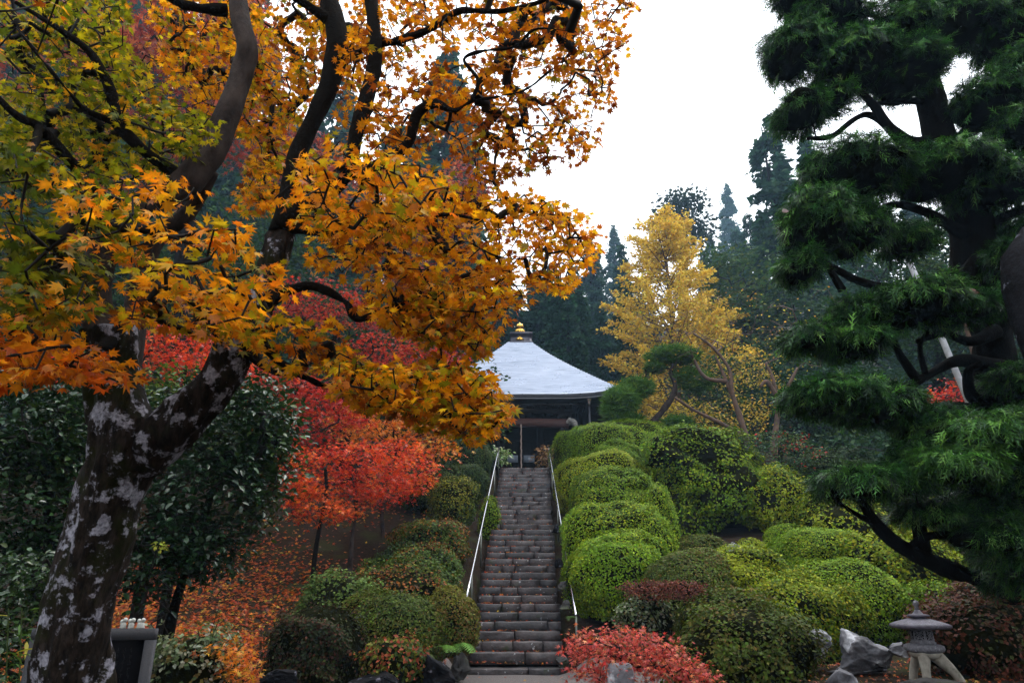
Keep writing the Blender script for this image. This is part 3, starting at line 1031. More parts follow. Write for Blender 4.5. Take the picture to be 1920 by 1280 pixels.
# ================================================================== clipped azaleas and loose shrubs
GROUPS = {1: "azaleas on the bank right of the steps", 2: "azaleas on the bank left of the steps", None: None}
def bush_surface(dirs, c, R, lump, seed):
    e = .86
    d = np.sign(dirs) * np.abs(dirs) ** e
    d = d / (np.abs(d) ** 2.35).sum(1, keepdims=True) ** (1 / 2.35)
    w = Wave(seed, ((1.6, 1.0), (3.4, .75), (8.0, .45)))
    lump = lump + .012
    wl_ = w(dirs * R.max() + seed)
    k = 1 + lump * 1.7 * wl_
    return c + d * R * k[:, None], wl_

def bush(i, spec):
    l, t, r, bt, Y, dr, pal, lump, ls, label, grp = spec
    c, R = BUSH_DATA[i]
    seed = 100 + i
    rng = np.random.default_rng(seed)
    root = thing("azalea_bush" if grp else "shrub", label, "bush", (c[0], c[1], c[2] - R[2] * .8), GROUPS[grp])
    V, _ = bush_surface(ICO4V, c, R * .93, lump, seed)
    part("dark_twig_core", V, ICO4F, M_CORE, root)
    area = 4 * math.pi * (((R[0] * R[1]) ** 1.6 + (R[0] * R[2]) ** 1.6 + (R[1] * R[2]) ** 1.6) / 3) ** (1 / 1.6)
    loose = lump >= .08
    n = int(min(area * (2.3 / (ls * ls * .33)) * .47 * (1.25 if loose else 1.0), 19000))
    d = rand_dirs(int(n * 1.6), rng)
    nrm = norm(d / R)
    P, wv = bush_surface(d, c, R, lump, seed)
    tocam = norm(CAMP - P)
    keep = ((nrm * tocam).sum(1) > -.30) & (d[:, 2] > -.80)
    P, d, nrm, wv = P[keep][:n], d[keep][:n], nrm[keep][:n], wv[keep][:n]
    n = len(P)
    fine = Wave(seed + 9, ((7, 1), (16, .8)))(P)
    depth = rng.uniform(-.06, .04, n) * (2.4 if loose else 1.0) + fine * (.045 if loose else .020)
    if loose:                                                # leaf clumps with dark gaps between them
        cl = Wave(seed + 11, ((5.5 / max(ls * 14, .7), 1.0), (11 / max(ls * 14, .7), .8)))(P)
        gk = (cl > -.62) | (rng.uniform(size=n) < .4)
        P, d, nrm, wv, fine, depth, cl = P[gk], d[gk], nrm[gk], wv[gk], fine[gk], depth[gk], cl[gk]
        n = len(P)
        depth = depth + np.clip(cl, -.6, .8) * ls * 1.1
    P = P + nrm * depth[:, None]
    N = norm(nrm + rand_dirs(n, rng) * (.75 if loose else .62) + np.array([0, 0, .35]))
    D = rand_dirs(n, rng) + nrm * .35
    patch = Wave(seed + 5, ((1.2, 1.0), (3.5, .6)))(P)
    u = (np.argsort(np.argsort(patch + rng.normal(size=n) * .55)) / n)
    C = pick(pal, n, rng, .22, u)
    S = ls * 1.17 * rng.uniform(.7, 1.25, n)
    V, F, K = scatter(T_DIAM, P - D * 0, N, D, S, C)
    part("foliage", V, F, M_AZ, root, K, stuff=True)
    if loose:                                                # stray shoots that stand out of the outline
        m = 40
        q = rng.integers(0, n, m)
        A = P[q]; B = A + nrm[q] * rng.uniform(.05, .22, (m, 1)) + np.array([0, 0, .06])
        V, F = prisms(A - nrm[q] * .2, B, np.full(m, .006), np.full(m, .003), 4)
        part("shoots", V, F, M_TWIG, root, stuff=True)
        kk = np.repeat(np.arange(m), 7)
        tt = rng.uniform(0, 1, (len(kk), 1))
        PP = A[kk] + (B[kk] - A[kk]) * tt
        C2 = pick(pal, len(kk), rng, .2)
        V, F, K = scatter(T_DIAM, PP, rand_dirs(len(kk), rng) + [0, 0, .6], rand_dirs(len(kk), rng) + nrm[q][kk], np.full(len(kk), ls), C2)
        part("shoot_leaves", V, F, M_AZ, root, K, stuff=True)
for i, sp in enumerate(BUSHES):
    bush(i, sp)

# ================================================================== the great golden maple near the camera
GOLD = [((.62, .26, .008), 4), ((.50, .17, .007), 4), ((.70, .38, .014), 2.4), ((.36, .095, .006), 2.6), ((.18, .042, .006), 2.0), ((.26, .22, .012), 1.0)]
GOLDY = [((.70, .36, .012), 4), ((.60, .24, .010), 3), ((.40, .31, .014), 2.4), ((.46, .13, .008), 2), ((.17, .17, .010), 1.4), ((.20, .06, .006), 1)]
BACKLIT = [((.74, .36, .012), 4), ((.64, .25, .010), 4), ((.80, .48, .02), 2.6), ((.44, .13, .008), 1.8), ((.24, .06, .008), 1.0), ((.34, .28, .016), .8)]  # lighter leaf colours stand in for backlight through this part of the crown
ORNG = [((.62, .24, .012), 4), ((.66, .32, .014), 3), ((.50, .15, .010), 2), ((.36, .26, .016), 2.0), ((.20, .19, .012), 1.2)]
FIRE = [((.50, .14, .008), 4), ((.54, .20, .010), 3), ((.38, .07, .008), 2)]
YGRN = [((.26, .25, .012), 4), ((.14, .17, .010), 4), ((.48, .38, .016), 2.4), ((.07, .10, .010), 2), ((.62, .30, .015), 1.2)]
GRN = [((.06, .085, .010), 4), ((.12, .13, .010), 3), ((.24, .20, .014), 1.6), ((.50, .20, .014), 1)]

maple = thing("maple_tree", "huge golden maple with a black lichen-spotted forked trunk close at the left", "tree", at(150, 1290, 4.6) - np.array([0, 0, .3]))
def limb(pts, sides=12, rings=40, mat=None, bump=.10, name="limb", seed=0, parent=None):
    """pts: (px, py, Y, width px)"""
    P = np.array([at(a, b, Y) for a, b, Y, w in pts])
    R = np.array([w / 2 * mpp(p) for (a, b, Y, w), p in zip(pts, P)]) * (.86 if name.endswith('limb') else 1.0)
    V, F = tube(P, R, sides, rings, bump, seed, bark=.020 if name.startswith('trunk') else .006)
    part(name, V, F, (mat if mat is not M_TRUNK or name != "limb" else M_BARK) or M_TRUNK, parent or maple, smooth=True)
    Pn = catmull(P, rings)
    return Pn
g0 = at(150, 1290, 4.6)
LIMBS = []
trunk_pts = [(118, 1420, 4.75, 168), (140, 1290, 4.7, 146), (158, 1150, 4.65, 132), (182, 1040, 4.6, 124), (206, 930, 4.55, 118), (234, 845, 4.5, 124), (228, 770, 4.5, 108), (214, 690, 4.45, 90), (206, 620, 4.4, 92)]
LIMBS.append(limb(trunk_pts, 80, 260, M_TRUNK, .16, "trunk", 3))
LIMBS.append(limb([(218, 905, 4.52, 84), (280, 838, 4.45, 96), (345, 782, 4.4, 88), (398, 728, 4.35, 80), (440, 650, 4.3, 74), (488, 565, 4.25, 70), (518, 470, 4.2, 64), (536, 410, 4.2, 50)], 60, 190, M_TRUNK, .15, "trunk_fork", 4))
LIMBS.append(limb([(208, 650, 4.42, 90), (178, 570, 4.35, 66), (190, 480, 4.3, 60), (232, 415, 4.25, 62), (285, 375, 4.2, 64), (345, 345, 4.2, 62), (392, 288, 4.25, 52), (412, 262, 4.28, 34)], 20, 80, M_PALEBARK, .15, "limb", 5))
LIMBS.append(limb([(368, 330, 4.22, 50), (402, 280, 4.26, 56), (430, 205, 4.3, 54), (455, 135, 4.3, 52), (463, 85, 4.25, 48), (450, 30, 4.25, 46), (440, -40, 4.25, 40), (425, -160, 4.3, 30)], 20, 60, M_PALEBARK, .12, "pale_limb", 6))  # paler bark than the dark limbs: light on it put into the colour
LIMBS.append(limb([(228, 700, 4.5, 70), (250, 610, 4.55, 54), (262, 520, 4.6, 46), (296, 445, 4.65, 42), (352, 400, 4.65, 40), (392, 318, 4.5, 46)], 16, 60, M_PALEBARK, .12, "limb", 7))
LIMBS.append(limb([(528, 440, 4.2, 60), (540, 370, 4.22, 52), (556, 290, 4.3, 50), (585, 225, 4.35, 47), (618, 150, 4.4, 46), (632, 85, 4.4, 46), (622, 20, 4.45, 38), (600, -60, 4.5, 30), (590, -180, 4.5, 20)], 18, 70, M_TRUNK, .14, "limb", 8))
LIMBS.append(limb([(530, 425, 4.18, 58), (590, 378, 4.1, 50), (650, 318, 4.05, 42), (668, 250, 4.05, 38), (690, 175, 4.1, 36), (703, 110, 4.15, 32), (700, 40, 4.2, 28), (690, -60, 4.3, 22)], 16, 60, M_TRUNK, .14, "limb", 9))
LIMBS.append(limb([(640, 115, 4.4, 34), (680, 92, 4.3, 24), (740, 78, 4.2, 21), (800, 58, 4.1, 20), (862, 22, 4.0, 18), (930, 22, 3.9, 14), (1000, 8, 3.8, 11), (1070, -20, 3.7, 8)], 12, 60, M_BARK, .12, "limb", 10))
LIMBS.append(limb([(345, 335, 4.2, 40), (285, 295, 4.1, 32), (222, 232, 4.0, 32), (205, 165, 3.9, 26), (170, 100, 3.8, 20), (110, 55, 3.7, 16), (30, 5, 3.6, 11)], 12, 60, M_BARK, .14, "limb", 11))
LIMBS.append(limb([(200, 470, 4.3, 40), (178, 362, 4.15, 26), (122, 292, 4.0, 25), (72, 238, 3.85, 22), (30, 215, 3.7, 18), (-30, 160, 3.6, 13)], 12, 50, M_BARK, .14, "limb", 12))
LIMBS.append(limb([(222, 232, 4.0, 22), (160, 205, 3.8, 14), (110, 150, 3.6, 11), (60, 90, 3.5, 8), (10, 20, 3.4, 6)], 8, 40, M_BARK, .14, "limb", 13))
LIMBS.append(limb([(535, 425, 4.2, 34), (575, 432, 4.1, 22), (625, 440, 4.0, 21), (665, 430, 3.95, 16), (715, 414, 3.9, 13), (790, 412, 3.8, 11), (840, 402, 3.75, 9), (905, 414, 3.7, 6)], 10, 50, M_BARK, .15, "limb", 14))
LIMBS.append(limb([(795, 412, 3.8, 9), (815, 450, 3.8, 8), (838, 470, 3.75, 8), (870, 452, 3.7, 7), (930, 480, 3.65, 6), (1000, 490, 3.6, 5), (1050, 520, 3.55, 4)], 8, 40, M_BARK, .2, "limb", 15))
LIMBS.append(limb([(480, 585, 4.26, 44), (530, 550, 4.15, 26), (582, 536, 4.1, 22), (640, 560, 4.0, 20), (672, 598, 3.95, 24), (720, 580, 3.9, 12), (780, 565, 3.8, 9), (840, 580, 3.7, 6), (900, 585, 3.65, 5)], 10, 60, M_BARK, .18, "limb", 16))
LIMBS.append(limb([(455, 640, 4.3, 40), (500, 690, 4.15, 18), (560, 702, 4.0, 17), (610, 722, 3.9, 15), (680, 718, 3.8, 12), (745, 706, 3.7, 9), (810, 720, 3.6, 7), (870, 750, 3.5, 5)], 10, 50, M_BARK, .18, "limb", 17))
LIMBS.append(limb([(650, 330, 4.05, 30), (710, 310, 4.1, 30), (765, 268, 4.1, 38), (782, 215, 4.05, 34), (815, 195, 4.0, 26), (852, 208, 3.95, 20), (885, 190, 3.9, 16), (930, 182, 3.85, 12), (985, 168, 3.8, 9), (1035, 130, 3.7, 6)], 12, 60, M_BARK, .18, "limb", 18))
LIMBS.append(limb([(885, 190, 3.9, 13), (896, 150, 3.88, 10), (870, 112, 3.85, 10), (905, 96, 3.8, 10), (965, 88, 3.75, 8), (1005, 55, 3.7, 6), (1080, 60, 3.6, 4)], 8, 40, M_BARK, .18, "limb", 19))
LIMBS.append(limb([(425, 20, 4.3, 30), (370, 15, 4.2, 22), (325, 0, 4.1, 18), (280, -40, 4.0, 12)], 10, 30, M_BARK, .15, "limb", 20))
LIMBS.append(limb([(620, 40, 4.4, 26), (570, 5, 4.3, 24), (520, -20, 4.2, 20), (470, -70, 4.1, 14)], 10, 30, M_BARK, .15, "limb", 21))
# boughs that come forward to the camera
LIMBS.append(limb([(212, 640, 4.38, 34), (185, 650, 3.9, 15), (150, 650, 3.3, 11), (110, 650, 2.7, 9), (60, 660, 2.2, 7), (0, 670, 1.9, 5)], 8, 40, M_BARK, .15, "limb", 22))
LIMBS.append(limb([(235, 420, 4.22, 34), (255, 430, 3.8, 13), (290, 440, 3.3, 10), (340, 450, 2.8, 9), (390, 480, 2.5, 7), (440, 520, 2.3, 5)], 8, 40, M_BARK, .15, "limb", 23))
LIMBS.append(limb([(605, 362, 4.1, 26), (620, 330, 3.7, 12), (650, 310, 3.3, 10), (700, 310, 3.0, 8), (750, 330, 2.8, 6)], 8, 40, M_BARK, .15, "limb", 24))
LIMBS.append(limb([(75, 240, 3.85, 18), (60, 290, 3.4, 11), (50, 340, 3.0, 9), (40, 400, 2.7, 7), (60, 450, 2.5, 5)], 8, 40, M_BARK, .15, "limb", 25))

# zones of the crown: outline (photo), nearest and farthest distance, twig tips, leaves per tip, palette, leaf length in m
ZONES = [
 ([(640, 110), (700, 0), (900, -60), (1150, -80), (1188, 0), (1178, 60), (1150, 130), (1148, 195), (1125, 262), (1098, 305), (1040, 295), (985, 318), (950, 345), (905, 352), (872, 310), (830, 262), (730, 292), (640, 300)], 3.85, 5.3, 620, 8, GOLD, .050),
 ([(560, 440), (650, 415), (760, 400), (850, 345), (960, 360), (1030, 372), (1095, 402), (1122, 452), (1106, 500), (1075, 535), (1000, 562), (940, 585), (905, 640), (870, 660), (820, 640), (740, 615), (660, 575), (700, 505), (600, 500)], 3.6, 4.8, 520, 8, BACKLIT, .046),
 ([(615, 680), (655, 672), (720, 690), (800, 668), (860, 672), (915, 700), (948, 768), (930, 812), (870, 822), (800, 800), (745, 770), (690, 765), (640, 735)], 3.3, 4.3, 270, 8, GOLDY, .048),
 ([(720, 560), (820, 530), (890, 560), (922, 632), (885, 665), (800, 640), (730, 610)], 3.6, 4.4, 110, 8, GOLDY, .048),
 ([(90, 345), (330, 318), (430, 410), (535, 470), (540, 540), (500, 640), (420, 630), (330, 560), (250, 510), (130, 430)], 2.4, 3.5, 105, 7, ORNG, .049),
 ([(545, 300), (640, 262), (770, 285), (850, 330), (820, 400), (720, 440), (600, 430), (500, 390)], 2.8, 4.0, 130, 7, ORNG, .050),
 ([(0, 620), (110, 640), (200, 660), (280, 712), (150, 705), (60, 712), (0, 705)], 2.5, 3.3, 60, 7, FIRE, .052),
 ([(0, 0), (230, -20), (235, 100), (300, 165), (420, 235), (330, 320), (180, 330), (0, 250)], 3.8, 5.4, 430, 9, YGRN, .052),
 ([(0, 250), (190, 320), (280, 400), (210, 500), (150, 580), (0, 600)], 2.6, 4.4, 190, 7, GRN, .054),
 ([(280, -40), (640, -60), (640, 110), (560, 235), (480, 320), (440, 250), (380, 205), (300, 135)], 4.6, 6.2, 430, 9, GOLDY, .054),
 ([(470, 300), (560, 250), (600, 330), (520, 400), (430, 400)], 4.8, 6.0, 90, 8, GOLDY, .054),
 ([(500, 590), (620, 600), (660, 640), (600, 700), (520, 700)], 3.4, 4.2, 42, 6, GOLDY, .055),
 ([(240, 500), (380, 540), (500, 560), (520, 660), (330, 640), (230, 600)], 3.4, 4.6, 80, 6, GOLDY, .056),
 ([(0, 470), (150, 560), (140, 640), (0, 650)], 2.8, 4.2, 60, 6, ORNG, .058),
 ([(560, -60), (720, -60), (700, 60), (640, 120), (580, 60)], 4.5, 5.6, 70, 7, GOLDY, .052),
 ([(-300, -700), (1150, -700), (1180, -90), (-300, -50)], 2.6, 5.6, 240, 7, GOLD, .060),  # unseen leaves above the view, added to shade the trunk
 ([(-500, -300), (-20, -100), (-20, 600), (-500, 600)], 2.4, 5.0, 180, 7, GRN, .058),  # unseen leaves left of the view, added for the same shade
]
rng = np.random.default_rng(21)
tipsP, tipsZ = [], []
for zi, (poly, y0, y1, n, k, pal, ls) in enumerate(ZONES):
    q = in_poly(poly, n, rng)
    # layered sheets: gather the depths into a few storeys
    Y = y0 + (y1 - y0) * rng.beta(1.3, 1.3, n)
    tipsP += [at(a, b, y) for (a, b), y in zip(q, Y)]
    tipsZ += [zi] * n
m = 170                                                        # unseen crown over and behind the camera, added to darken the foreground
tipsP += list(np.c_[rng.uniform(-5.5, 1.2, m), rng.uniform(-2.5, 2.6, m), rng.uniform(4.2, 6.0, m)])
tipsZ += [0] * m
tipsP = np.array(tipsP); tipsZ = np.array(tipsZ)
starts = np.vstack([L[len(L) // 5:] for L in LIMBS[2:]])
nodes, par, tips = grow(starts, tipsP, crook=.40, step=.085, rng=rng)
V, F = twig_mesh(nodes, par, len(starts), r0=.0042, power=.48, rmax=.036, sides=5)
part("twigs", V, F, M_TWIG, maple, stuff=True)
Pl, Nl, Dl, Sl, Cl = [], [], [], [], []
for zi, (poly, y0, y1, n, k, pal, ls) in enumerate(ZONES):
    T = tipsP[tipsZ == zi]
    n = len(T)
    hue = rng.uniform(size=n)
    pn = norm(np.c_[rng.normal(size=(n, 2)) * .38, np.ones(n)])          # plane of each spray
    out = norm(np.c_[rng.normal(size=(n, 2)), np.zeros(n)])
    for q in range(k):
        a = rng.uniform(0, 2 * np.pi, n)
        side = np.cross(pn, out)
        d = out * np.cos(a)[:, None] + side * np.sin(a)[:, None]
        p = T + d * rng.uniform(.02, .09, (n, 1)) + pn * rng.normal(size=(n, 1)) * .018 - np.array([0, 0, .012])
        Nn = norm(pn + rng.normal(size=(n, 3)) * .42)
        dd = norm(d + np.array([0, 0, -.45]) + rng.normal(size=(n, 3)) * .25)
        Pl.append(p); Nl.append(Nn); Dl.append(dd)
        Sl.append(ls * rng.uniform(.62, 1.18, n))
        Cl.append(pick(pal, n, rng, .16, np.clip(hue + rng.normal(size=n) * .15, 0, 1)))
Pl = np.vstack(Pl); Nl = np.vstack(Nl); Dl = np.vstack(Dl); Sl = np.concatenate(Sl); Cl = np.vstack(Cl)
big = np.argsort(-Sl / ((Pl - CAMP) @ FWD))
MAPLES0 = T_MAPLE
near = big[:300]
rest = big[300:]
VTINT = np.ones((len(MAPLES0[0]), 3)); VTINT[0] = (1.12, 1.30, 1.0)   # leaf blades: yellower at the heart, redder at the tips
VTINT[1::2] = (.90, .74, .7); VTINT[2::2] = (1.04, 1.08, 1.0)
def varied(tmpl_list, P, N, D, S, C, rng):
    which = rng.integers(0, len(tmpl_list), len(P))
    out = []
    cols = []
    for w, t in enumerate(tmpl_list):
        m = which == w
        V, F, K = scatter(t, P[m], N[m], D[m], S[m], C[m])
        if len(t[0]) == len(VTINT):
            K = np.clip(K * np.tile(VTINT, (int(m.sum()), 1)), 0, .9)
        out.append((V, F)); cols.append(K)
    V, F = join(out)
    return V, F, np.vstack(cols)
def bent(t, b, s):
    V = t[0].copy()
    V[:, 2] += b * np.abs(V[:, 0]) * .5 + s * V[:, 1] * np.abs(V[:, 1]) * .25
    return V, t[1]
MAPLES = [T_MAPLE, bent(T_MAPLE, .5, -.6), bent(T_MAPLE, -.5, -.9), bent(T_MAPLE, .9, .3), star_template([(0, 1.0), (40, 1.0), (78, .75)], .50, droop=.3)]
V, F, K = varied(MAPLES, Pl[rest], Nl[rest], Dl[rest], Sl[rest], Cl[rest], rng)
part("foliage", V, F, M_LEAF, maple, K, stuff=True)
# the 300 leaves that show largest are objects of their own; the meshes (form x colour) are shared
lib = {}
mo = np.array(ORG[maple.name])
for n_i, i in enumerate(near):
    f = int(rng.integers(0, 4)); c = tuple(np.round(np.log2(Cl[i] + .002) * 1.2) / 1.2)
    key = (f, c)
    if key not in lib:
        t = MAPLES[f]
        lib[key] = mesh("leaf", t[0], t[1], M_LEAF, np.clip(np.tile(np.array([2 ** v for v in c]), (len(t[0]), 1)) * VTINT, 0, .9))
    X, Yv, Z = frames(Nl[i:i + 1], Dl[i:i + 1])
    o = link("leaf", lib[key], maple)
    M = Matrix([(X[0][r] * Sl[i], Yv[0][r] * Sl[i], Z[0][r] * Sl[i], Pl[i][r] - mo[r]) for r in range(3)] + [(0, 0, 0, 1)])
    o.matrix_local = M
# ================================================================== trees of the middle distance and the forest behind
def ell_points(px, py, rx, ry, Y, dY, n, rng, shell=.45):
    """Points in a flattened blob whose outline in the photo is an ellipse; dY: half depth in m."""
    d = rand_dirs(n, rng)
    r = rng.uniform(shell, 1, (n, 1)) ** .6
    c = at(px, py, Y); m = mpp(c)
    return c + d * r * np.array([rx * m, dY, ry * m])

def crown_tree(name, label, cat, trunk, blobs, tip_n, leaf, pal, ls, mat, per=6, bark=None, group=None, seed=0,
               tw=(.006, .45, .06), crook=.25, step=.35, spread=.16, tmpl=None, droop=.3, flat=.5, corr_scale=1.2, extra_limbs=(), trunk_sides=10, stuffed=True, root_z=None, parts_leaves=0):
    """trunk: [(px,py,Y,width px)] from the ground up; blobs: [(px,py,rx,ry,Y,dY,weight)] that make the crown."""
    rng = np.random.default_rng(seed + 300)
    P0 = at(*trunk[0][:3])
    zg = gz(P0[0], P0[1])
    t = thing(name, label, cat, (P0[0], P0[1], min(P0[2], zg)), group)
    P = np.array([at(a, b, Y) for a, b, Y, w in trunk])
    R = np.array([w / 2 * mpp(p) for (a, b, Y, w), p in zip(trunk, P)])
    if P[0][2] > zg - .1:
        P = np.vstack([[P0[0], P0[1], zg - .15], P]); R = np.r_[R[0] * 1.15, R]
    V, F = tube(P, R, trunk_sides, max(12, len(P) * 7), .10, seed)
    part("trunk", V, F, bark or M_BARK, t, smooth=True)
    starts = [catmull(P, 40)[12:]]
    for L in extra_limbs:
        Q = np.array([at(a, b, Y) for a, b, Y, w in L]); r = np.array([w / 2 * mpp(p) for (a, b, Y, w), p in zip(L, Q)])
        V, F = tube(Q, r, 8, len(Q) * 6, .12, seed + 1)
        part("limb", V, F, bark or M_BARK, t, smooth=True)
        starts.append(catmull(Q, 30)[6:])
    starts = np.vstack(starts)
    wsum = sum(b[6] for b in blobs)
    T = np.vstack([ell_points(*b[:6], max(4, int(tip_n * b[6] / wsum)), rng) for b in blobs])
    nodes, par, tips = grow(starts, T, crook, step, rng)
    V, F = twig_mesh(nodes, par, len(starts), tw[0], tw[1], tw[2], 4)
    part("branches", V, F, bark or M_TWIG, t, stuff=True)
    if per:
        n = len(T)
        hue = Wave(seed + 40, ((corr_scale, 1), (corr_scale * 3, .5)))(T) + rng.normal(size=n) * .35
        hue = np.argsort(np.argsort(hue)) / n
        k = np.repeat(np.arange(n), per)
        m = len(k)
        off = rng.normal(size=(m, 3)) * spread * np.array([1, 1, flat])
        Pq = T[k] + off
        N = norm(np.c_[rng.normal(size=(m, 2)) * .55, np.ones(m)] + rng.normal(size=(m, 3)) * .25)
        D = norm(off + rng.normal(size=(m, 3)) * .08 + np.array([0, 0, -droop * spread]))
        C = pick(pal, m, rng, .2, np.clip(hue[k] + rng.normal(size=m) * .12, 0, 1))
        S = ls * rng.uniform(.7, 1.25, m)
        V, F, K = scatter(tmpl or leaf, Pq, N, D, S, C)
        part("foliage", V, F, mat, t, K, stuff=True)
    return t

RED = [((.50, .050, .022), 4), ((.58, .095, .022), 3), ((.34, .025, .020), 2), ((.62, .17, .025), 1.5)]
REDOR = [((.62, .11, .022), 4), ((.66, .19, .024), 3), ((.52, .055, .025), 3), ((.40, .03, .02), 1)]
CRIM = [((.40, .030, .022), 4), ((.50, .055, .026), 3), ((.26, .018, .015), 2.5), ((.50, .11, .022), 1.2)]
DULLR = [((.24, .055, .042), 4), ((.30, .085, .045), 3), ((.16, .035, .035), 3), ((.34, .13, .05), 1)]
ORT = [((.60, .24, .022), 4), ((.62, .17, .022), 3), ((.55, .32, .03), 2), ((.40, .10, .02), 1)]

# three saplings on the left bank
crown_tree("maple_sapling", "scarlet maple sapling with a dark slanting stem, lowest on the left bank", "tree",
           [(586, 1092, 16.9, 11), (592, 1030, 16.9, 8.5), (602, 975, 16.9, 7), (612, 920, 16.9, 8), (610, 880, 16.9, 6)],
           [(590, 945, 52, 34, 16.9, .7, 1.2), (570, 880, 48, 42, 17.0, .8, 1.4), (640, 960, 34, 20, 16.7, .4, .7), (560, 925, 40, 25, 16.9, .6, .8)],
           150, T_STAR, REDOR, .088, M_RED, per=12, seed=1, group="maple saplings on the left bank", spread=.14, tw=(.004, .45, .02))
crown_tree("maple_sapling", "red maple sapling with a pale lichened stem in the middle of the left bank", "tree",
           [(656, 1064, 17.6, 11), (660, 1010, 17.6, 8.5), (667, 955, 17.6, 7), (664, 900, 17.6, 8), (670, 850, 17.6, 6)],
           [(690, 862, 82, 34, 17.6, 1.0, 2.0), (640, 890, 60, 38, 17.6, .9, 1.3), (720, 905, 50, 34, 17.4, .6, 1.0), (665, 930, 45, 26, 17.4, .6, .8)],
           210, T_STAR, RED, .088, M_RED, per=12, seed=2, bark=M_PALEBARK, group="maple saplings on the left bank", spread=.15, tw=(.004, .45, .02))
crown_tree("maple_sapling", "orange-red maple sapling with a short pale stem, nearest the steps on the left bank", "tree",
           [(718, 1000, 19.6, 10), (716, 960, 19.6, 8), (722, 900, 19.6, 9), (740, 860, 19.6, 7)],
           [(770, 880, 58, 34, 19.4, .9, 1.6), (740, 915, 52, 28, 19.2, .8, 1.1), (790, 905, 30, 18, 19.4, .5, .5), (735, 845, 55, 26, 19.6, .8, 1.0)],
           150, T_STAR, REDOR, .092, M_RED, per=12, seed=3, bark=M_PALEBARK, group="maple saplings on the left bank", spread=.16, tw=(.004, .45, .02))
crown_tree("maple_tree", "orange maple standing behind the red saplings, under the golden boughs", "tree",
           [(760, 960, 22.5, 20), (750, 880, 22.5, 16), (740, 800, 22.5, 10)],
           [(730, 785, 110, 40, 22, 1.8, 2), (790, 800, 70, 36, 22, 1.2, 1), (680, 800, 70, 40, 22, 1.2, 1), (830, 840, 40, 30, 21.8, .8, .4)],
           230, T_STAR, ORT, .13, M_RED, per=10, seed=4, spread=.22)
crown_tree("maple_tree", "crimson maple spreading behind the camellia at the left", "tree",
           [(470, 1000, 19.5, 22), (480, 880, 19.5, 18), (500, 780, 19.5, 12)],
           [(530, 720, 60, 30, 19, 1.3, 1.4), (600, 752, 70, 32, 19, 1.4, 1.6), (660, 775, 50, 26, 18.8, 1.0, .8), (575, 820, 60, 40, 19, 1.2, 1.1), (540, 860, 50, 50, 18.8, 1.1, 1.0), (480, 730, 60, 40, 19, 1.2, .8)],
           330, T_STAR, CRIM, .11, M_RED, per=11, seed=5, spread=.2)
crown_tree("maple_tree", "bright red maple seen between the forks of the golden maple trunk", "tree",
           [(300, 900, 15.5, 20), (310, 800, 15.5, 15), (330, 720, 15.5, 10)],
           [(345, 655, 75, 32, 15, 1.2, 1.6), (300, 690, 50, 25, 15, .9, .6), (420, 690, 50, 25, 15, .9, .6), (360, 690, 60, 25, 15, 1.0, .8), (100, 690, 80, 50, 15, 1.2, .7)],
           200, T_STAR, RED, .095, M_RED, per=11, seed=6, spread=.17)
crown_tree("maple_tree", "tall dull red maple rising behind the golden maple at the upper left", "tree",
           [(330, 900, 21, 36), (340, 620, 21, 30), (350, 400, 21, 34), (360, 200, 21, 20)],
           [(230, 20, 190, 120, 20, 2.6, 3.4), (440, 110, 110, 110, 20.5, 2, 1.6), (330, 160, 130, 90, 20, 2.4, 2.2), (470, 250, 90, 70, 20, 2.0, 1.2), (560, 320, 80, 60, 20, 1.8, 1.0), (120, 160, 120, 90, 20, 2.2, 1.0), (400, 20, 110, 60, 20.5, 2.0, 1.0), (240, 300, 150, 80, 20, 2.2, 1.0)],
           760, T_STAR, DULLR, .21, M_RED, per=10, seed=7, spread=.34, step=.5)
crown_tree("maple_tree", "dull purple-red maple peeping out between the golden boughs near the sky", "tree",
           [(830, 800, 27, 34), (850, 600, 27, 26), (860, 440, 27, 14)],
           [(862, 355, 56, 50, 26.5, 1.8, 1.5), (820, 400, 70, 50, 26.5, 1.8, 1.3), (760, 480, 90, 60, 26.5, 2.0, 1.2), (700, 360, 60, 50, 26.5, 1.8, .9)],
           300, T_STAR, DULLR, .17, M_RED, per=12, seed=8, spread=.32, step=.5)
crown_tree("maple_tree", "rosy maple with flat tiers in the dark gap under the golden boughs", "tree",
           [(650, 960, 25, 26), (645, 780, 25, 20), (630, 620, 25, 12)],
           [(610, 562, 80, 22, 24.5, 1.8, 1.3), (670, 590, 70, 20, 24.5, 1.6, .9), (720, 655, 70, 18, 24, 1.6, 1.0), (790, 668, 60, 16, 24, 1.4, .9), (560, 600, 50, 25, 24.5, 1.3, .6), (700, 700, 80, 18, 24, 1.4, .5), (840, 690, 46, 22, 24, 1.4, .6)],
           300, T_STAR, CRIM, .13, M_RED, per=11, seed=9, spread=.24, flat=.35)

# ---------------------------------------------------------------- camellias
def camellia(label, blobs, n, seed, trunk, ls=.098):
    return crown_tree("camellia_tree", label, "tree", trunk, blobs, n, T_OVAL,
        [((.016, .042, .016), 5), ((.026, .060, .020), 4), ((.05, .095, .022), 1.5), ((.09, .11, .02), .3)], ls, M_GLOSSY, per=8, seed=seed,
        group="dark glossy camellias at the left", spread=.12, flat=.8, tw=(.004, .45, .04), droop=.5, tmpl=T_OVAL)
camellia("dark glossy camellia left of the golden maple trunk", [(60, 800, 130, 110, 8.5, 1.1, 2.2), (20, 950, 130, 140, 8.5, 1.1, 2), (130, 900, 90, 150, 9.0, 1.0, 1.6), (-30, 1100, 120, 120, 8.2, .9, 1), (90, 730, 90, 40, 8.6, .9, .8), (110, 1060, 70, 90, 8.8, .8, .9)],
         1250, 11, [(90, 1250, 8.8, 24), (95, 1100, 8.8, 20), (90, 950, 8.8, 16), (80, 850, 8.8, 12)])
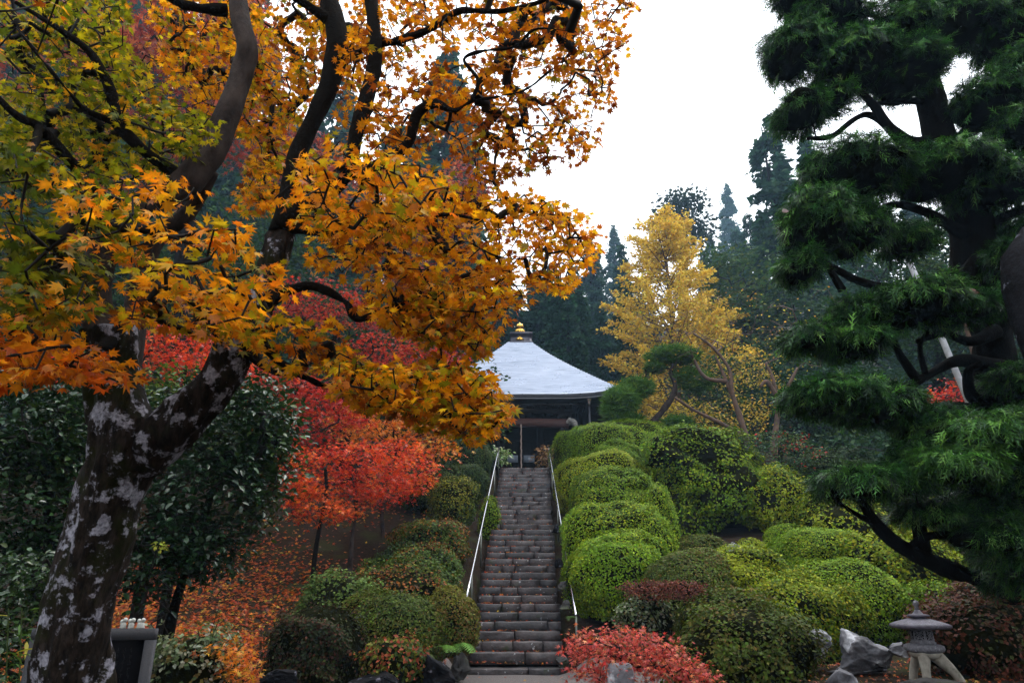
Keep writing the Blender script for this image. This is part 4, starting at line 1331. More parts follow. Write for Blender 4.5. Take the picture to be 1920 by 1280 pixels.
camellia("dark glossy camellia right of the golden maple trunk, beside the scarlet saplings", [(440, 810, 110, 100, 9.6, 1.1, 2.4), (400, 930, 115, 95, 9.4, 1.1, 2.0), (490, 770, 62, 62, 9.6, .8, 1.0), (480, 880, 70, 80, 9.5, .8, 1.2), (300, 1060, 70, 60, 9.0, .7, .8), (390, 1040, 60, 40, 9.2, .6, .6), (360, 780, 70, 80, 9.8, .8, .9), (340, 1010, 80, 70, 9.2, .8, .9)],
         1250, 12, [(318, 1180, 9.6, 20), (345, 1080, 9.6, 17), (385, 960, 9.6, 14), (420, 860, 9.6, 11)])
crown_tree("evergreen_shrub", "mid green loose shrub between the two camellias, below the red maple", "bush",
           [(330, 1000, 12.5, 18), (335, 880, 12.5, 12), (340, 800, 12.5, 8)],
           [(340, 740, 90, 50, 12.5, 1.0, 1.2), (300, 800, 70, 80, 12.5, .9, 1), (230, 780, 70, 60, 12.5, .8, .6)], 260, T_DIAM,
           [((.07, .12, .02), 3), ((.12, .15, .025), 2), ((.04, .07, .02), 2)], .10, M_AZ, per=9, seed=13, spread=.14)

# ---------------------------------------------------------------- dark evergreens left of and behind the hall
EVG = [((.020, .050, .020), 4), ((.032, .072, .026), 3), ((.055, .090, .028), 1.2)]
EVG2 = [((.034, .075, .026), 4), ((.055, .105, .032), 3), ((.095, .13, .036), 1.5)]
def broad(label, trunk, blobs, n, pal, ls, seed, per=16, spread=.45, group="broadleaf trees behind", cat="tree", name="evergreen_tree", mat=None):
    return crown_tree(name, label, cat, trunk, blobs, n, T_DIAM, pal, ls, mat or M_FAR, per=per, seed=seed, spread=spread, group=group,
                      tw=(.012, .45, .12), step=.8, flat=.6, corr_scale=.5, crook=.2)
broad("dark broadleaf evergreen filling the gap left of the hall", [(640, 1000, 31, 40), (650, 800, 31, 30), (660, 640, 31, 16)],
      [(620, 640, 130, 110, 31, 3, 2), (760, 660, 120, 110, 31, 3, 2), (700, 780, 180, 90, 30, 3, 1.6), (860, 760, 80, 90, 30, 2, .8), (560, 500, 110, 90, 31.5, 3, 1)], 520, EVG, .26, 21)
broad("dark evergreen behind the golden maple trunk at the far left", [(120, 1000, 24, 30), (120, 700, 24, 24), (130, 480, 24, 16)],
      [(60, 560, 160, 130, 24, 2.6, 2), (230, 560, 130, 120, 24, 2.6, 1.6), (120, 400, 150, 100, 24, 2.6, 1.4), (400, 560, 110, 130, 25, 2.4, 1.2), (20, 240, 120, 120, 25, 2.4, 1), (60, 720, 200, 90, 22, 2, 1.2)], 620, EVG, .24, 22)
broad("dark evergreen behind the crimson maple", [(450, 960, 34, 40), (455, 700, 34, 30), (460, 520, 34, 16)],
      [(420, 420, 140, 110, 34, 3, 1.4), (520, 560, 120, 110, 34, 3, 1.4), (340, 620, 130, 110, 34, 3, 1.2), (480, 820, 160, 120, 28, 3, 1.4)], 420, EVG, .3, 23)
broad("low dark evergreen thicket left of the top steps", [(870, 870, 27.5, 24), (865, 800, 27.5, 18), (860, 770, 27.5, 10)],
      [(850, 800, 70, 50, 27.5, 1.2, 1.2), (800, 850, 70, 60, 26.5, 1.2, 1.2), (900, 800, 36, 36, 27.5, .8, .6), (760, 930, 80, 50, 24.5, 1, .5)], 200, EVG, .16, 24, per=14, spread=.26)

# ---------------------------------------------------------------- cedars
def cedar_mesh(seed, H, Rb, n_l, pal, ls, slim=1.0):
    """A conifer at the origin: trunk, limbs and foliage meshes."""
    rng = np.random.default_rng(seed)
    z = np.linspace(0, H, 14)
    tp = np.c_[np.sin(z * .15 + seed) * .10, np.cos(z * .12) * .10, z - .6]
    tv = tube(tp, np.linspace(H * .016, .03, 14), 8)
    nb = int(H * 4.2)
    hb = H * (.12 + .86 * np.linspace(0, 1, nb) ** .92) + rng.normal(size=nb) * .2
    az = rng.uniform(0, 6.283, nb)
    prof = np.clip(1 - (hb / H), .02, 1) ** .75 * np.clip(.55 + hb / H * 1.6, 0, 1)
    Lb = Rb * prof * rng.uniform(.6, 1.2, nb)
    A = np.c_[np.zeros(nb), np.zeros(nb), hb]
    dr = np.c_[np.cos(az), np.sin(az), rng.uniform(-.45, .10, nb)]
    B = A + dr * Lb[:, None]
    lv = prisms(A, B, np.full(nb, .06), np.full(nb, .02), 4)
    k = rng.choice(nb, n_l, p=(Lb + .25) / (Lb + .25).sum())
    t = rng.beta(2.0, 1.1, n_l)
    wid = .30 * Lb[k] * (1.15 - t) + .18
    side = np.c_[-np.sin(az[k]), np.cos(az[k]), np.zeros(n_l)]
    P = A[k] + dr[k] * (Lb[k] * t)[:, None] + side * (rng.normal(size=n_l) * wid)[:, None]
    P[:, 2] += rng.normal(size=n_l) * .16 - .35 * (t ** 2) * .6
    D = norm(dr[k] + side * rng.normal(size=(n_l, 1)) * .6 + np.array([0, 0, -.25]))
    N = norm(rng.normal(size=(n_l, 3)) * .55 + np.array([0, 0, 1.]))
    hue = rng.uniform(size=nb)[k]
    C = pick(pal, n_l, rng, .2, np.clip(hue + rng.normal(size=n_l) * .15, 0, 1))
    fv = scatter(T_DIAM, P, N, D, ls * rng.uniform(.7, 1.4, n_l), C)
    return tv, lv, fv
CEDAR = [((.018, .056, .036), 4), ((.028, .075, .044), 3), ((.045, .095, .050), 1.2)]
PROTO = []
for s, (H, Rb, n) in enumerate([(24, 3.8, 14000), (26, 4.6, 15000), (22, 3.4, 12000)]):
    tv, lv, fv = cedar_mesh(50 + s, H, Rb, n, CEDAR, .40)
    PROTO.append((H, mesh("trunk", tv[0], tv[1], M_BARK), mesh("branches", lv[0], lv[1], M_BARK), mesh("foliage", fv[0], fv[1], M_FAR, fv[2])))
# photo x of the axis, photo y of the tip, Y, prototype, stretch across, label
CEDARS = [
 (1075, 500, 60, 0, 1.0, "dark cedar directly behind the hall roof, right of the gilded finial"),
 (1020, 530, 52, 1, .9, "dark cedar just above the right slope of the hall roof"),
 (945, 510, 54, 2, 1.0, "dark cedar behind the tip of the golden bough, left of the finial"),
 (1118, 470, 90, 1, .9, "hazy cedar behind the left edge of the ginkgo"),
 (1150, 430, 120, 2, .95, "pale hazy cedar whose tip shows left of the ginkgo top"),
 (1205, 520, 58, 1, .9, "dark cedar half covered by the ginkgo"),
 (890, 470, 62, 0, 1.0, "dark cedar behind the golden boughs, left of the hall"),
 (1360, 352, 145, 2, 1.0, "very pale cedar in the mist between the round-topped pine and the tall dark cedar"),
 (1330, 440, 120, 0, .9, "misty cedar right of the ginkgo top"),
 (1400, 405, 70, 1, .8, "grey-green cedar at the foot of the tall dark cedar"),
 (1432, 238, 50, 2, .95, "tallest dark cedar standing against the white sky left of the great conifer"),
 (1512, 262, 53, 0, .85, "second tall dark cedar partly behind the great conifer crown"),
 (1590, 330, 58, 1, .9, "cedar behind the great conifer, showing through its crown"),
 (1700, 360, 60, 0, 1.0, "cedar behind the leaning pale pole"),
 (1820, 300, 62, 2, 1.1, "cedar far behind the upper right of the great conifer"),
 (1930, 330, 56, 1, 1.1, "cedar far behind the right edge of the picture"),
 (800, 420, 58, 1, 1.0, "dark cedar behind the rosy maple tiers"),
 (690, 330, 60, 0, 1.1, "dark cedar behind the middle golden boughs"),
 (590, 250, 56, 2, 1.2, "dark cedar behind the right fork of the golden maple"),
 (470, -40, 56, 1, 1.1, "dark cedar behind the pale limb of the golden maple"),
 (250, -180, 52, 0, 1.2, "dark cedar behind the tall dull red maple"),
 (60, -220, 48, 2, 1.2, "dark cedar behind the yellow-green leaves at the upper left"),
 (868, 258, 80, 2, .9, "misty cedar tip glimpsed in the sky gap between golden boughs"),
]
FILL = "one of the dark cedars massed deep in the forest behind the hall"
rf_ = np.random.default_rng(8)
for px in (920, 960, 1000, 1045, 1090, 1130, 1165, 905, 985, 1062):
    CEDARS.append((px + rf_.normal() * 6, 560 + rf_.uniform(-50, 40), rf_.uniform(44, 60), int(rf_.integers(0, 3)), .95, FILL))
CEDARS += [(1035, 495, 66, 1, 1.0, FILL), (1000, 515, 70, 2, 1.0, FILL), (1105, 455, 80, 0, 1.0, FILL), (1165, 460, 76, 1, .9, FILL), (1180, 520, 62, 2, 1.0, FILL), (1318, 475, 84, 0, 1.0, FILL), (1378, 432, 88, 1, .9, FILL), (1345, 480, 78, 2, 1.0, FILL)]
for px in (40, 150, 330, 420, 540, 650, 740, 840):
    CEDARS.append((px + rf_.normal() * 10, rf_.uniform(100, 330) if px > 500 else rf_.uniform(-80, 150), rf_.uniform(42, 66), int(rf_.integers(0, 3)), 1.1, FILL))
for i, (px, py, Y, pr, sx, label) in enumerate(CEDARS):
    tip = at(px, py, Y)
    H, tme, bme, fme = PROTO[pr]
    z0 = gz(tip[0], tip[1])
    k = (tip[2] - z0) / (H - .6)
    t = thing("cedar_tree", label, "cedar", (tip[0], tip[1], z0), "cedars in the misty forest behind the hall")
    for nm, me in (("trunk", tme), ("branches", bme), ("foliage", fme)):
        o = link(nm, me, t)
        if nm != "trunk":
            o["kind"] = "stuff"
    t.scale = (k * sx, k * sx, k)
    t.rotation_euler = (0, 0, i * 2.4)

# the ginkgo
GINK = [((.78, .52, .07), 4), ((.82, .60, .12), 3), ((.66, .38, .045), 2), ((.52, .42, .07), 1)]
rng = np.random.default_rng(77)
tip = at(1240, 392, 44); z0 = gz(tip[0], tip[1]); H = tip[2] - z0
gk = thing("ginkgo_tree", "tall cone-shaped golden yellow ginkgo right of the hall roof", "ginkgo", (tip[0], tip[1], z0))
V, F = tube(np.array([(tip[0], tip[1], z0 - .2), (tip[0] + .1, tip[1], z0 + H * .5), (tip[0], tip[1], z0 + H * .97)]), np.array([.34, .2, .03]), 10, 16)
part("trunk", V, F, M_TANBARK, gk)
nb = 260
hb = z0 + H * (.18 + .80 * rng.uniform(size=nb) ** .9)
az = rng.uniform(0, 6.283, nb)
Lb = (7.0 * np.clip(1 - (hb - z0) / H, .03, 1) ** .66 + .3) * rng.uniform(.55, 1.12, nb)
A = np.c_[np.full(nb, tip[0]), np.full(nb, tip[1]), hb]
dr = np.c_[np.cos(az), np.sin(az), rng.uniform(.15, .65, nb)]
B = A + dr * Lb[:, None]
V, F = prisms(A, B, np.full(nb, .05), np.full(nb, .015), 4)
part("branches", V, F, M_TANBARK, gk, stuff=True)
n = 42000
k = rng.choice(nb, n, p=Lb / Lb.sum())
t_ = rng.beta(2.0, .85, n)
P = A[k] + dr[k] * (Lb[k] * t_)[:, None] + rng.normal(size=(n, 3)) * (np.array([.28, .28, .20]) * (.5 + .7 * (1 - t_))[:, None])
P[:, 2] -= .12 * t_
hue = rng.uniform(size=nb)[k]
C = pick(GINK, n, rng, .14, np.clip(hue + rng.normal(size=n) * .2, 0, 1))
V, F, K = scatter(T_DIAM, P, norm(rng.normal(size=(n, 3)) * .6 + np.array([0, 0, 1.])), rand_dirs(n, rng) + dr[k] * .6, .21 * rng.uniform(.7, 1.3, n), C)
part("foliage", V, F, M_FAR, gk, K, stuff=True)

# round-topped pine on the skyline and the broadleaf masses to the right
PINEG = [((.018, .034, .022), 4), ((.028, .048, .026), 2)]
broad("dark round-topped pine on the skyline behind the ginkgo", [(1284, 620, 74, 20), (1282, 500, 74, 16), (1280, 410, 74, 9)],
      [(1278, 392, 40, 22, 74, 3, 1.2), (1255, 425, 32, 20, 74, 2.4, .7), (1308, 430, 30, 18, 74, 2.4, .7), (1285, 455, 34, 20, 74, 2.4, .6), (1265, 378, 22, 12, 74, 2, .4)], 230, PINEG, .55, 31, per=12, spread=.7, group=None, name="pine_tree")
broad("mid green broadleaf tree right of the ginkgo, veiled by mist", [(1400, 830, 47, 24), (1400, 650, 47, 18), (1405, 560, 47, 10)],
      [(1400, 540, 90, 60, 47, 4, 1.6), (1460, 590, 90, 60, 46, 4, 1.5), (1370, 620, 70, 60, 46, 3.5, 1), (1450, 690, 110, 60, 44, 3.5, 1.3), (1540, 640, 70, 80, 46, 3, 1), (1350, 500, 50, 30, 48, 3, .5)], 620, EVG2, .36, 32)
broad("dark leafy tree low behind the bare reddish trunks", [(1500, 860, 36, 24), (1500, 780, 36, 16), (1500, 720, 36, 10)],
      [(1480, 780, 100, 60, 36, 3, 1.4), (1560, 830, 90, 70, 35, 3, 1.4), (1390, 790, 80, 40, 37, 2.5, .8), (1620, 780, 80, 80, 36, 3, 1), (1560, 720, 80, 50, 38, 3, .8), (1340, 720, 70, 50, 38, 2.5, 1), (1430, 720, 60, 40, 38, 2.5, .8)], 620, EVG, .28, 33)
broad("rounded green tree seen through the hole in the great conifer", [(1760, 800, 30, 24), (1765, 640, 30, 18), (1770, 540, 30, 10)],
      [(1765, 480, 66, 36, 30, 2.4, 1.4), (1730, 540, 70, 40, 30, 2.4, 1.2), (1800, 560, 60, 50, 30, 2, 1), (1690, 620, 90, 60, 29, 2.4, 1.2), (1780, 660, 80, 60, 29, 2.4, 1)], 460, EVG2, .2, 34, per=18, spread=.34)
broad("dark evergreen closing the view at the right edge", [(1880, 900, 27, 26), (1880, 700, 27, 20), (1880, 500, 27, 12)],
      [(1860, 440, 110, 90, 27, 2.4, 1.2), (1900, 640, 110, 110, 27, 2.4, 1.4), (1640, 880, 130, 70, 26, 2.4, 1.2), (1820, 820, 130, 90, 25, 2.2, 1.4), (1930, 900, 110, 110, 24, 2.2, 1.2), (1660, 500, 60, 70, 31, 2.2, .7)], 620, EVG, .22, 35)
broad("small red maple far behind the low limbs of the great conifer", [(1800, 840, 22, 12), (1800, 780, 22, 9), (1800, 740, 22, 6)],
      [(1810, 735, 50, 22, 22, 1.2, 1), (1770, 752, 40, 14, 22, 1, .7)], 60, CRIM, .13, 36, group=None, name="maple_tree", mat=M_RED, spread=.24)
broad("yellow-green shrubbery behind the lowest bough of the great conifer", [(1800, 1060, 18, 16), (1790, 1010, 18, 12), (1790, 980, 18, 8)],
      [(1760, 985, 70, 40, 18, 1.2, 1), (1840, 960, 80, 50, 18, 1.2, 1), (1900, 1000, 70, 60, 17, 1.2, 1), (1700, 1010, 60, 40, 18, 1, .6)], 200, YELLOW, .12, 37, group=None, name="shrub", cat="bush", mat=M_AZ, spread=.2, per=14)

# ---------------------------------------------------------------- bare reddish trees, yellow thicket, berry shrub
YLEAF = [((.55, .42, .04), 3), ((.36, .34, .03), 3), ((.60, .30, .03), 1.5)]
crown_tree("bare_tree", "nearly leafless tree with smooth tan trunks leaning left beside the yellow ginkgo", "tree",
           [(1402, 838, 26.5, 14), (1386, 775, 26.5, 9.5), (1362, 715, 26.5, 7), (1342, 668, 26.5, 4)],
           [(1290, 600, 110, 60, 26.5, 2.2, 1.6), (1370, 600, 90, 60, 26.5, 2.0, 1.2), (1240, 660, 70, 50, 26.5, 1.8, .8), (1330, 690, 100, 40, 26.5, 1.6, .8), (1420, 650, 60, 60, 26.5, 1.6, .6)],
           230, T_DIAM, YLEAF, .11, M_FAR, per=2, bark=M_TANBARK, seed=41, spread=.2, tw=(.005, .45, .04), crook=.20, step=.35,
           extra_limbs=[[(1400, 825, 26.5, 10), (1374, 740, 26.4, 8), (1366, 690, 26.4, 6), (1335, 650, 26.4, 6), (1300, 625, 26.4, 4)],
                        [(1392, 815, 26.4, 9), (1345, 790, 26.2, 7.5), (1300, 768, 26.0, 6), (1265, 745, 25.8, 5)],
                        [(1362, 715, 26.5, 9), (1320, 705, 26.5, 7), (1290, 650, 26.5, 5)]])
crown_tree("bare_tree", "smaller leafless tree with a reddish forked trunk in front of the dark evergreens", "tree",
           [(1452, 832, 28, 14), (1458, 770, 28, 9), (1450, 715, 28, 7), (1436, 680, 28, 5)],
           [(1430, 620, 80, 60, 28, 2, 1.3), (1500, 640, 60, 60, 28, 2, 1), (1410, 690, 60, 30, 28, 1.6, .6), (1530, 590, 60, 50, 28, 1.8, .7)],
           150, T_DIAM, YLEAF, .11, M_FAR, per=1, bark=M_TANBARK, seed=42, spread=.2, tw=(.005, .45, .04), crook=.20, step=.35,
           extra_limbs=[[(1460, 765, 28, 10), (1480, 720, 28, 8), (1495, 690, 28, 5)], [(1455, 740, 28, 9), (1438, 715, 28, 7), (1425, 725, 28, 5)]])
crown_tree("yellow_shrub", "yellow thin-leaved thicket behind the bare tan trunks", "bush",
           [(1330, 850, 31, 12), (1330, 800, 31, 9), (1330, 770, 31, 6)],
           [(1290, 790, 55, 40, 30, 1.4, 1.2), (1370, 780, 70, 40, 31, 1.6, 1.2), (1330, 830, 80, 25, 30, 1.2, .8), (1420, 740, 60, 50, 32, 1.6, 1), (1390, 700, 70, 40, 33, 1.6, .8)],
           260, T_DIAM, [((.46, .34, .05), 3), ((.30, .26, .04), 2), ((.55, .33, .07), 2), ((.14, .15, .03), 1.5)], .15, M_FAR, per=10, seed=43, spread=.26)
crown_tree("berry_shrub", "blue-green nandina shrub with red berries above the yellowing azalea", "bush",
           [(1462, 905, 24.6, 10), (1462, 870, 24.6, 8), (1462, 840, 24.6, 5)],
           [(1440, 835, 60, 32, 24.6, 1.1, 1.2), (1490, 850, 45, 34, 24.4, 1.0, 1), (1400, 845, 40, 28, 24.8, .9, .6), (1460, 880, 60, 20, 24.2, .9, .6)],
           190, T_DIAM, [((.045, .10, .06), 4), ((.06, .12, .05), 3), ((.11, .15, .05), 2), ((.42, .03, .03), .55)], .10, M_AZ, per=13, seed=44, spread=.16)

# ---------------------------------------------------------------- cloud-pruned pine at the top of the slope
def niwaki():
    rng = np.random.default_rng(55)
    P0 = at(1212, 812, 27.2)
    t = thing("pruned_pine", "small cloud-pruned pine with a crooked grey trunk right of the hall", "pine", (P0[0], P0[1], min(P0[2], gz(P0[0], P0[1]))))
    tr = np.array([at(*p) for p in [(1205, 845, 27.2), (1216, 805, 27.2), (1238, 775, 27.1), (1258, 748, 27.0), (1266, 722, 27.0), (1258, 700, 27.0), (1262, 682, 27.0)]])
    V, F = tube(tr, np.array([.20, .17, .15, .13, .11, .09, .06]), 10, 40, .15, 9)
    part("trunk", V, F, M_PALEBARK, t, smooth=True)
    pads = [(1165, 752, 36, 26, 26.6), (1195, 728, 34, 20, 26.8), (1150, 775, 22, 20, 26.6), (1262, 668, 54, 16, 27.0), (1308, 718, 28, 18, 27.2), (1285, 705, 26, 14, 27.1), (1270, 795, 30, 14, 27.0), (1180, 790, 26, 14, 26.6), (1228, 690, 20, 12, 27.0)]
    st = catmull(tr, 40)[10:]
    tg = np.vstack([ell_points(a, b, rx, ry, Y, rx * .017, 22, rng) for a, b, rx, ry, Y in pads])
    nodes, par, tips = grow(st, tg, .35, .25, rng)
    V, F = twig_mesh(nodes, par, len(st), .007, .45, .06, 4)
    part("branches", V, F, M_BARK, t, stuff=True)
    for a, b, rx, ry, Y in pads:
        n = int(rx * ry * .75)
        P = ell_points(a, b, rx, ry, Y, rx * .019, n, rng, .3)
        C = pick([((.055, .13, .020), 4), ((.08, .17, .026), 3), ((.13, .22, .035), 1.5)], n, rng, .2)
        V, F, K = scatter(T_TUFT, P, norm(rng.normal(size=(n, 3)) * .4 + [0, 0, 1.]), rand_dirs(n, rng), .30 * rng.uniform(.6, 1.2, n), C)
        part("needle_pad", V, F, M_AZ, t, K, stuff=True)
niwaki()

# ================================================================== the great cloud-pruned conifer at the right
con = thing("cloud_pruned_conifer", "great dark conifer with drooping cloud-like pads filling the right side", "conifer", (at(1920, 1200, 10.0)[0], 10.0, gz(at(1920, 1200, 10.0)[0], 10.0)))
CL = []
def climb(pts, sides=10, rings=40, name="limb", seed=0, mat=None):
    P = np.array([at(a, b, Y) for a, b, Y, w in pts]); R = np.array([w / 2 * mpp(p) for (a, b, Y, w), p in zip(pts, P)])
    V, F = tube(P, R, sides, rings, .14, seed)
    part(name, V, F, mat or M_CBARK, con, smooth=True)
    CL.append(catmull(P, rings))
M_CBARK = solid_mat("wet_conifer_bark", (.007, .006, .005), (.003, .003, .0025), 8, .85, .04, 1.0, 26, stretch=(1.5, 1.5, .35))
climb([(1925, 1290, 10.0, 84), (1915, 1120, 9.9, 80), (1900, 950, 9.6, 78), (1880, 760, 9.0, 76), (1858, 610, 8.5, 76), (1835, 470, 8.2, 74), (1808, 360, 8.1, 70), (1775, 285, 8.1, 56), (1752, 210, 8.1, 46), (1738, 130, 8.1, 36), (1722, 50, 8.1, 36), (1705, -60, 8.1, 20)], 22, 120, "trunk", 61)
for s, L in enumerate([
 [(1775, 265, 8.1, 34), (1715, 272, 8.0, 26), (1672, 245, 7.9, 20), (1640, 200, 7.8, 16), (1600, 165, 7.7, 11), (1540, 150, 7.6, 7)],
 [(1690, 260, 7.95, 16), (1625, 215, 7.9, 12), (1560, 255, 7.8, 11), (1515, 260, 7.7, 7)],
 [(1745, 190, 8.1, 18), (1690, 190, 8.0, 12), (1640, 195, 7.9, 9)],
 [(1790, 275, 8.1, 34), (1840, 225, 8.0, 22), (1880, 190, 7.9, 18), (1940, 160, 7.8, 12)],
 [(1735, 120, 8.1, 22), (1690, 70, 8.0, 14), (1620, 20, 7.9, 10), (1560, 10, 7.8, 8)],
 [(1740, 100, 8.1, 20), (1800, 60, 8.0, 14), (1870, 55, 7.9, 10)],
 [(1830, 440, 8.1, 34), (1785, 425, 8.0, 20), (1730, 395, 7.9, 15), (1670, 385, 7.8, 12), (1610, 420, 7.7, 9)],
 [(1850, 440, 8.1, 30), (1890, 405, 8.0, 22), (1950, 385, 7.9, 16)],
 [(1848, 470, 8.05, 34), (1822, 500, 7.9, 27), (1795, 540, 7.75, 26), (1760, 560, 7.6, 16), (1690, 555, 7.5, 10)],
 [(1800, 545, 7.7, 20), (1700, 545, 7.6, 16), (1620, 530, 7.5, 14), (1560, 500, 7.4, 12), (1510, 470, 7.3, 8)],
 [(1580, 545, 7.4, 16), (1545, 490, 7.3, 12), (1500, 430, 7.2, 8)],
 [(1868, 620, 8.1, 26), (1820, 640, 8.0, 17), (1770, 625, 7.9, 14), (1720, 640, 7.8, 10)],
 [(1878, 690, 8.1, 36), (1800, 676, 8.0, 22), (1745, 700, 7.9, 18), (1700, 725, 7.8, 18), (1640, 735, 7.7, 13), (1570, 770, 7.6, 8)],
 [(1720, 712, 7.8, 16), (1690, 670, 7.7, 12), (1660, 625, 7.6, 9), (1580, 640, 7.5, 6)],
 [(1735, 700, 7.85, 13), (1725, 650, 7.8, 10), (1740, 620, 7.75, 7)],
 [(1880, 760, 8.1, 38), (1825, 745, 8.0, 24), (1815, 700, 7.9, 16), (1840, 680, 7.85, 10)],
 [(1885, 770, 8.1, 30), (1760, 765, 7.8, 18), (1680, 760, 7.6, 14), (1600, 740, 7.5, 9)],
 [(1912, 1110, 9.7, 50), (1840, 1085, 8.8, 38), (1770, 1062, 8.0, 32), (1700, 1030, 7.9, 26), (1650, 990, 7.8, 22), (1615, 940, 7.7, 14), (1590, 900, 7.6, 9)],
 [(1735, 1040, 7.95, 26), (1722, 980, 7.9, 22), (1730, 930, 7.8, 18), (1790, 880, 7.7, 12), (1850, 850, 7.6, 8)],
 [(1700, 1030, 7.9, 18), (1740, 1005, 7.8, 16), (1830, 1000, 7.7, 14), (1900, 970, 7.6, 10)],
 [(1650, 985, 7.8, 14), (1600, 960, 7.7, 9), (1560, 930, 7.6, 6)],
 ]):
    climb(L, 9, 36, "limb", 70 + s)
# pads: photo ellipse, Y, depth in m
PADS = [
 (1490, 95, 66, 74, 7.7, .7), (1560, 40, 90, 50, 7.8, .8), (1600, 120, 95, 62, 7.6, .8), (1690, 60, 70, 60, 7.7, .7), (1700, 130, 90, 60, 7.6, .8), (1500, 210, 56, 46, 7.6, .6), (1560, 190, 40, 28, 7.7, .5),
 (1800, 50, 90, 60, 7.9, .7), (1890, 60, 80, 70, 7.9, .8), (1850, 190, 80, 60, 7.7, .7), (1910, 130, 60, 50, 7.6, .6), (1900, 250, 70, 50, 7.7, .7), (1530, -20, 110, 40, 7.8, .8), (1760, -30, 120, 40, 7.8, .8),
 (1600, 325, 125, 62, 7.3, .8), (1530, 420, 88, 82, 7.2, .7), (1600, 430, 80, 70, 7.4, .7), (1500, 500, 42, 40, 7.2, .5), 
 (1770, 320, 110, 56, 7.4, .8), (1860, 350, 90, 60, 7.6, .7), (1700, 450, 62, 42, 7.8, .5), (1920, 440, 50, 50, 7.9, .5),
 (1700, 570, 130, 48, 7.2, .8), (1600, 590, 60, 38, 7.3, .6), (1800, 580, 70, 40, 7.3, .6), (1868, 560, 50, 34, 7.4, .4),
 (1520, 632, 62, 36, 7.3, .5), (1600, 640, 70, 46, 7.3, .6),
 (1560, 745, 100, 46, 7.3, .7), (1640, 760, 100, 50, 7.4, .7), (1510, 740, 50, 36, 7.2, .4), (1740, 790, 80, 44, 7.6, .6),
 (1600, 905, 92, 48, 7.3, .7), (1680, 900, 80, 50, 7.3, .7), (1740, 850, 70, 50, 7.2, .6),
 (1830, 820, 120, 60, 6.9, .8), (1780, 870, 100, 60, 6.9, .7), (1910, 800, 70, 60, 6.9, .6), (1890, 900, 90, 70, 7.4, .7), (1830, 960, 100, 60, 7.8, .6), (1900, 1040, 70, 60, 7.9, .6),
 (1900, 1090, 60, 40, 8.4, .6), (1870, 920, 90, 60, 7.8, .6), (1900, 720, 60, 50, 7.8, .5), (1890, 480, 50, 40, 7.6, .5), (1740, 960, 60, 40, 7.6, .5), (1860, 1000, 80, 50, 7.5, .5), (2010, 300, 110, 200, 7.8, 1), (2020, 760, 100, 160, 7.6, 1), (1700, -140, 260, 70, 7.8, 1.2), (1960, -60, 120, 90, 7.8, 1),  # last pads lie out of view, added to deepen the shade
]
CONG = [((.010, .036, .012), 3.5), ((.025, .085, .022), 3.5), ((.060, .18, .036), 2.8), ((.12, .29, .05), 2.0), ((.21, .42, .10), .7)]
CONL = [((.018, .060, .014), 3), ((.045, .13, .024), 3.5), ((.09, .23, .036), 3), ((.16, .34, .06), 1.6)]
rng = np.random.default_rng(88)
DROPS = []
M_PADCORE = solid_mat('pad_shade_twigs', (.010, .012, .006), (.004, .004, .003), 14, .95, .02, .8, 30)  # near-black: inner shade of the pads put into the colour
starts = np.vstack([l[len(l) // 4:] for l in CL[1:]] + [CL[0][60:]])
tg = []
for a, b, rx, ry, Y, dY in PADS:
    tg.append(ell_points(a, b, rx * .85, ry * .8, Y, dY * .85, max(14, int(rx * ry / 150)), rng, .2))
tg = np.vstack(tg)
nodes, par, tips = grow(starts, tg, .32, .12, rng)
V, F = twig_mesh(nodes, par, len(starts), .0040, .46, .035, 4)
part("twigs", V, F, M_TWIG, con, stuff=True)
for a, b, rx, ry, Y, dY in PADS:
    c = at(a, b, Y); m = mpp(c)
    R = np.array([rx * m * .86, dY * .9, ry * m * .76])
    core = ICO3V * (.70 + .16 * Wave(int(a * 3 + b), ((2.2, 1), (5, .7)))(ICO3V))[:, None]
    part("dark_twig_core", c + core * R * np.array([1, 1, .85]) - np.array([0, 0, R[2] * .10]), ICO3F, M_PADCORE, con)  # solid dark core stands in for the shaded inside of the pad
    n = int(rx * ry * (.48 if a < 1930 and b > -60 else .2))
    d = rand_dirs(n * 3, rng)
    d = d[(d[:, 2] > -.30) | (rng.uniform(size=len(d)) < .05)][:n]
    n = len(d)
    lump = Wave(int(a + b), ((4, 1), (9, .6)))
    P = c + d * R * (.84 + .13 * lump(d * .8))[:, None] * rng.uniform(.72, 1.06, (n, 1))
    outw = norm(d * np.array([1, 1, .25]) + 1e-6)
    D = norm(outw * (.35 + .65 * np.hypot(d[:, 0], d[:, 1])[:, None]) + np.array([0, 0, -.28]) + rng.normal(size=(n, 3)) * .42)
    N = norm(norm(d / R) * .8 + np.array([0, 0, .7]) + rng.normal(size=(n, 3)) * .45)
    C = pick(CONL if Y < 7.0 else CONG, n, rng, .22, np.clip(rng.normal(size=n) * .3 + .5, 0, 1))
    V, F, K = scatter(T_SPRAY, P, N, D, .18 * rng.uniform(.5, 1.3, n), C)
    DROPS.append((V.reshape(n, -1, 3)[:, 3] - [0, 0, .006])[rng.uniform(size=n) < .05])
    part("foliage_pad", V, F, M_CONIF, con, K, stuff=True)

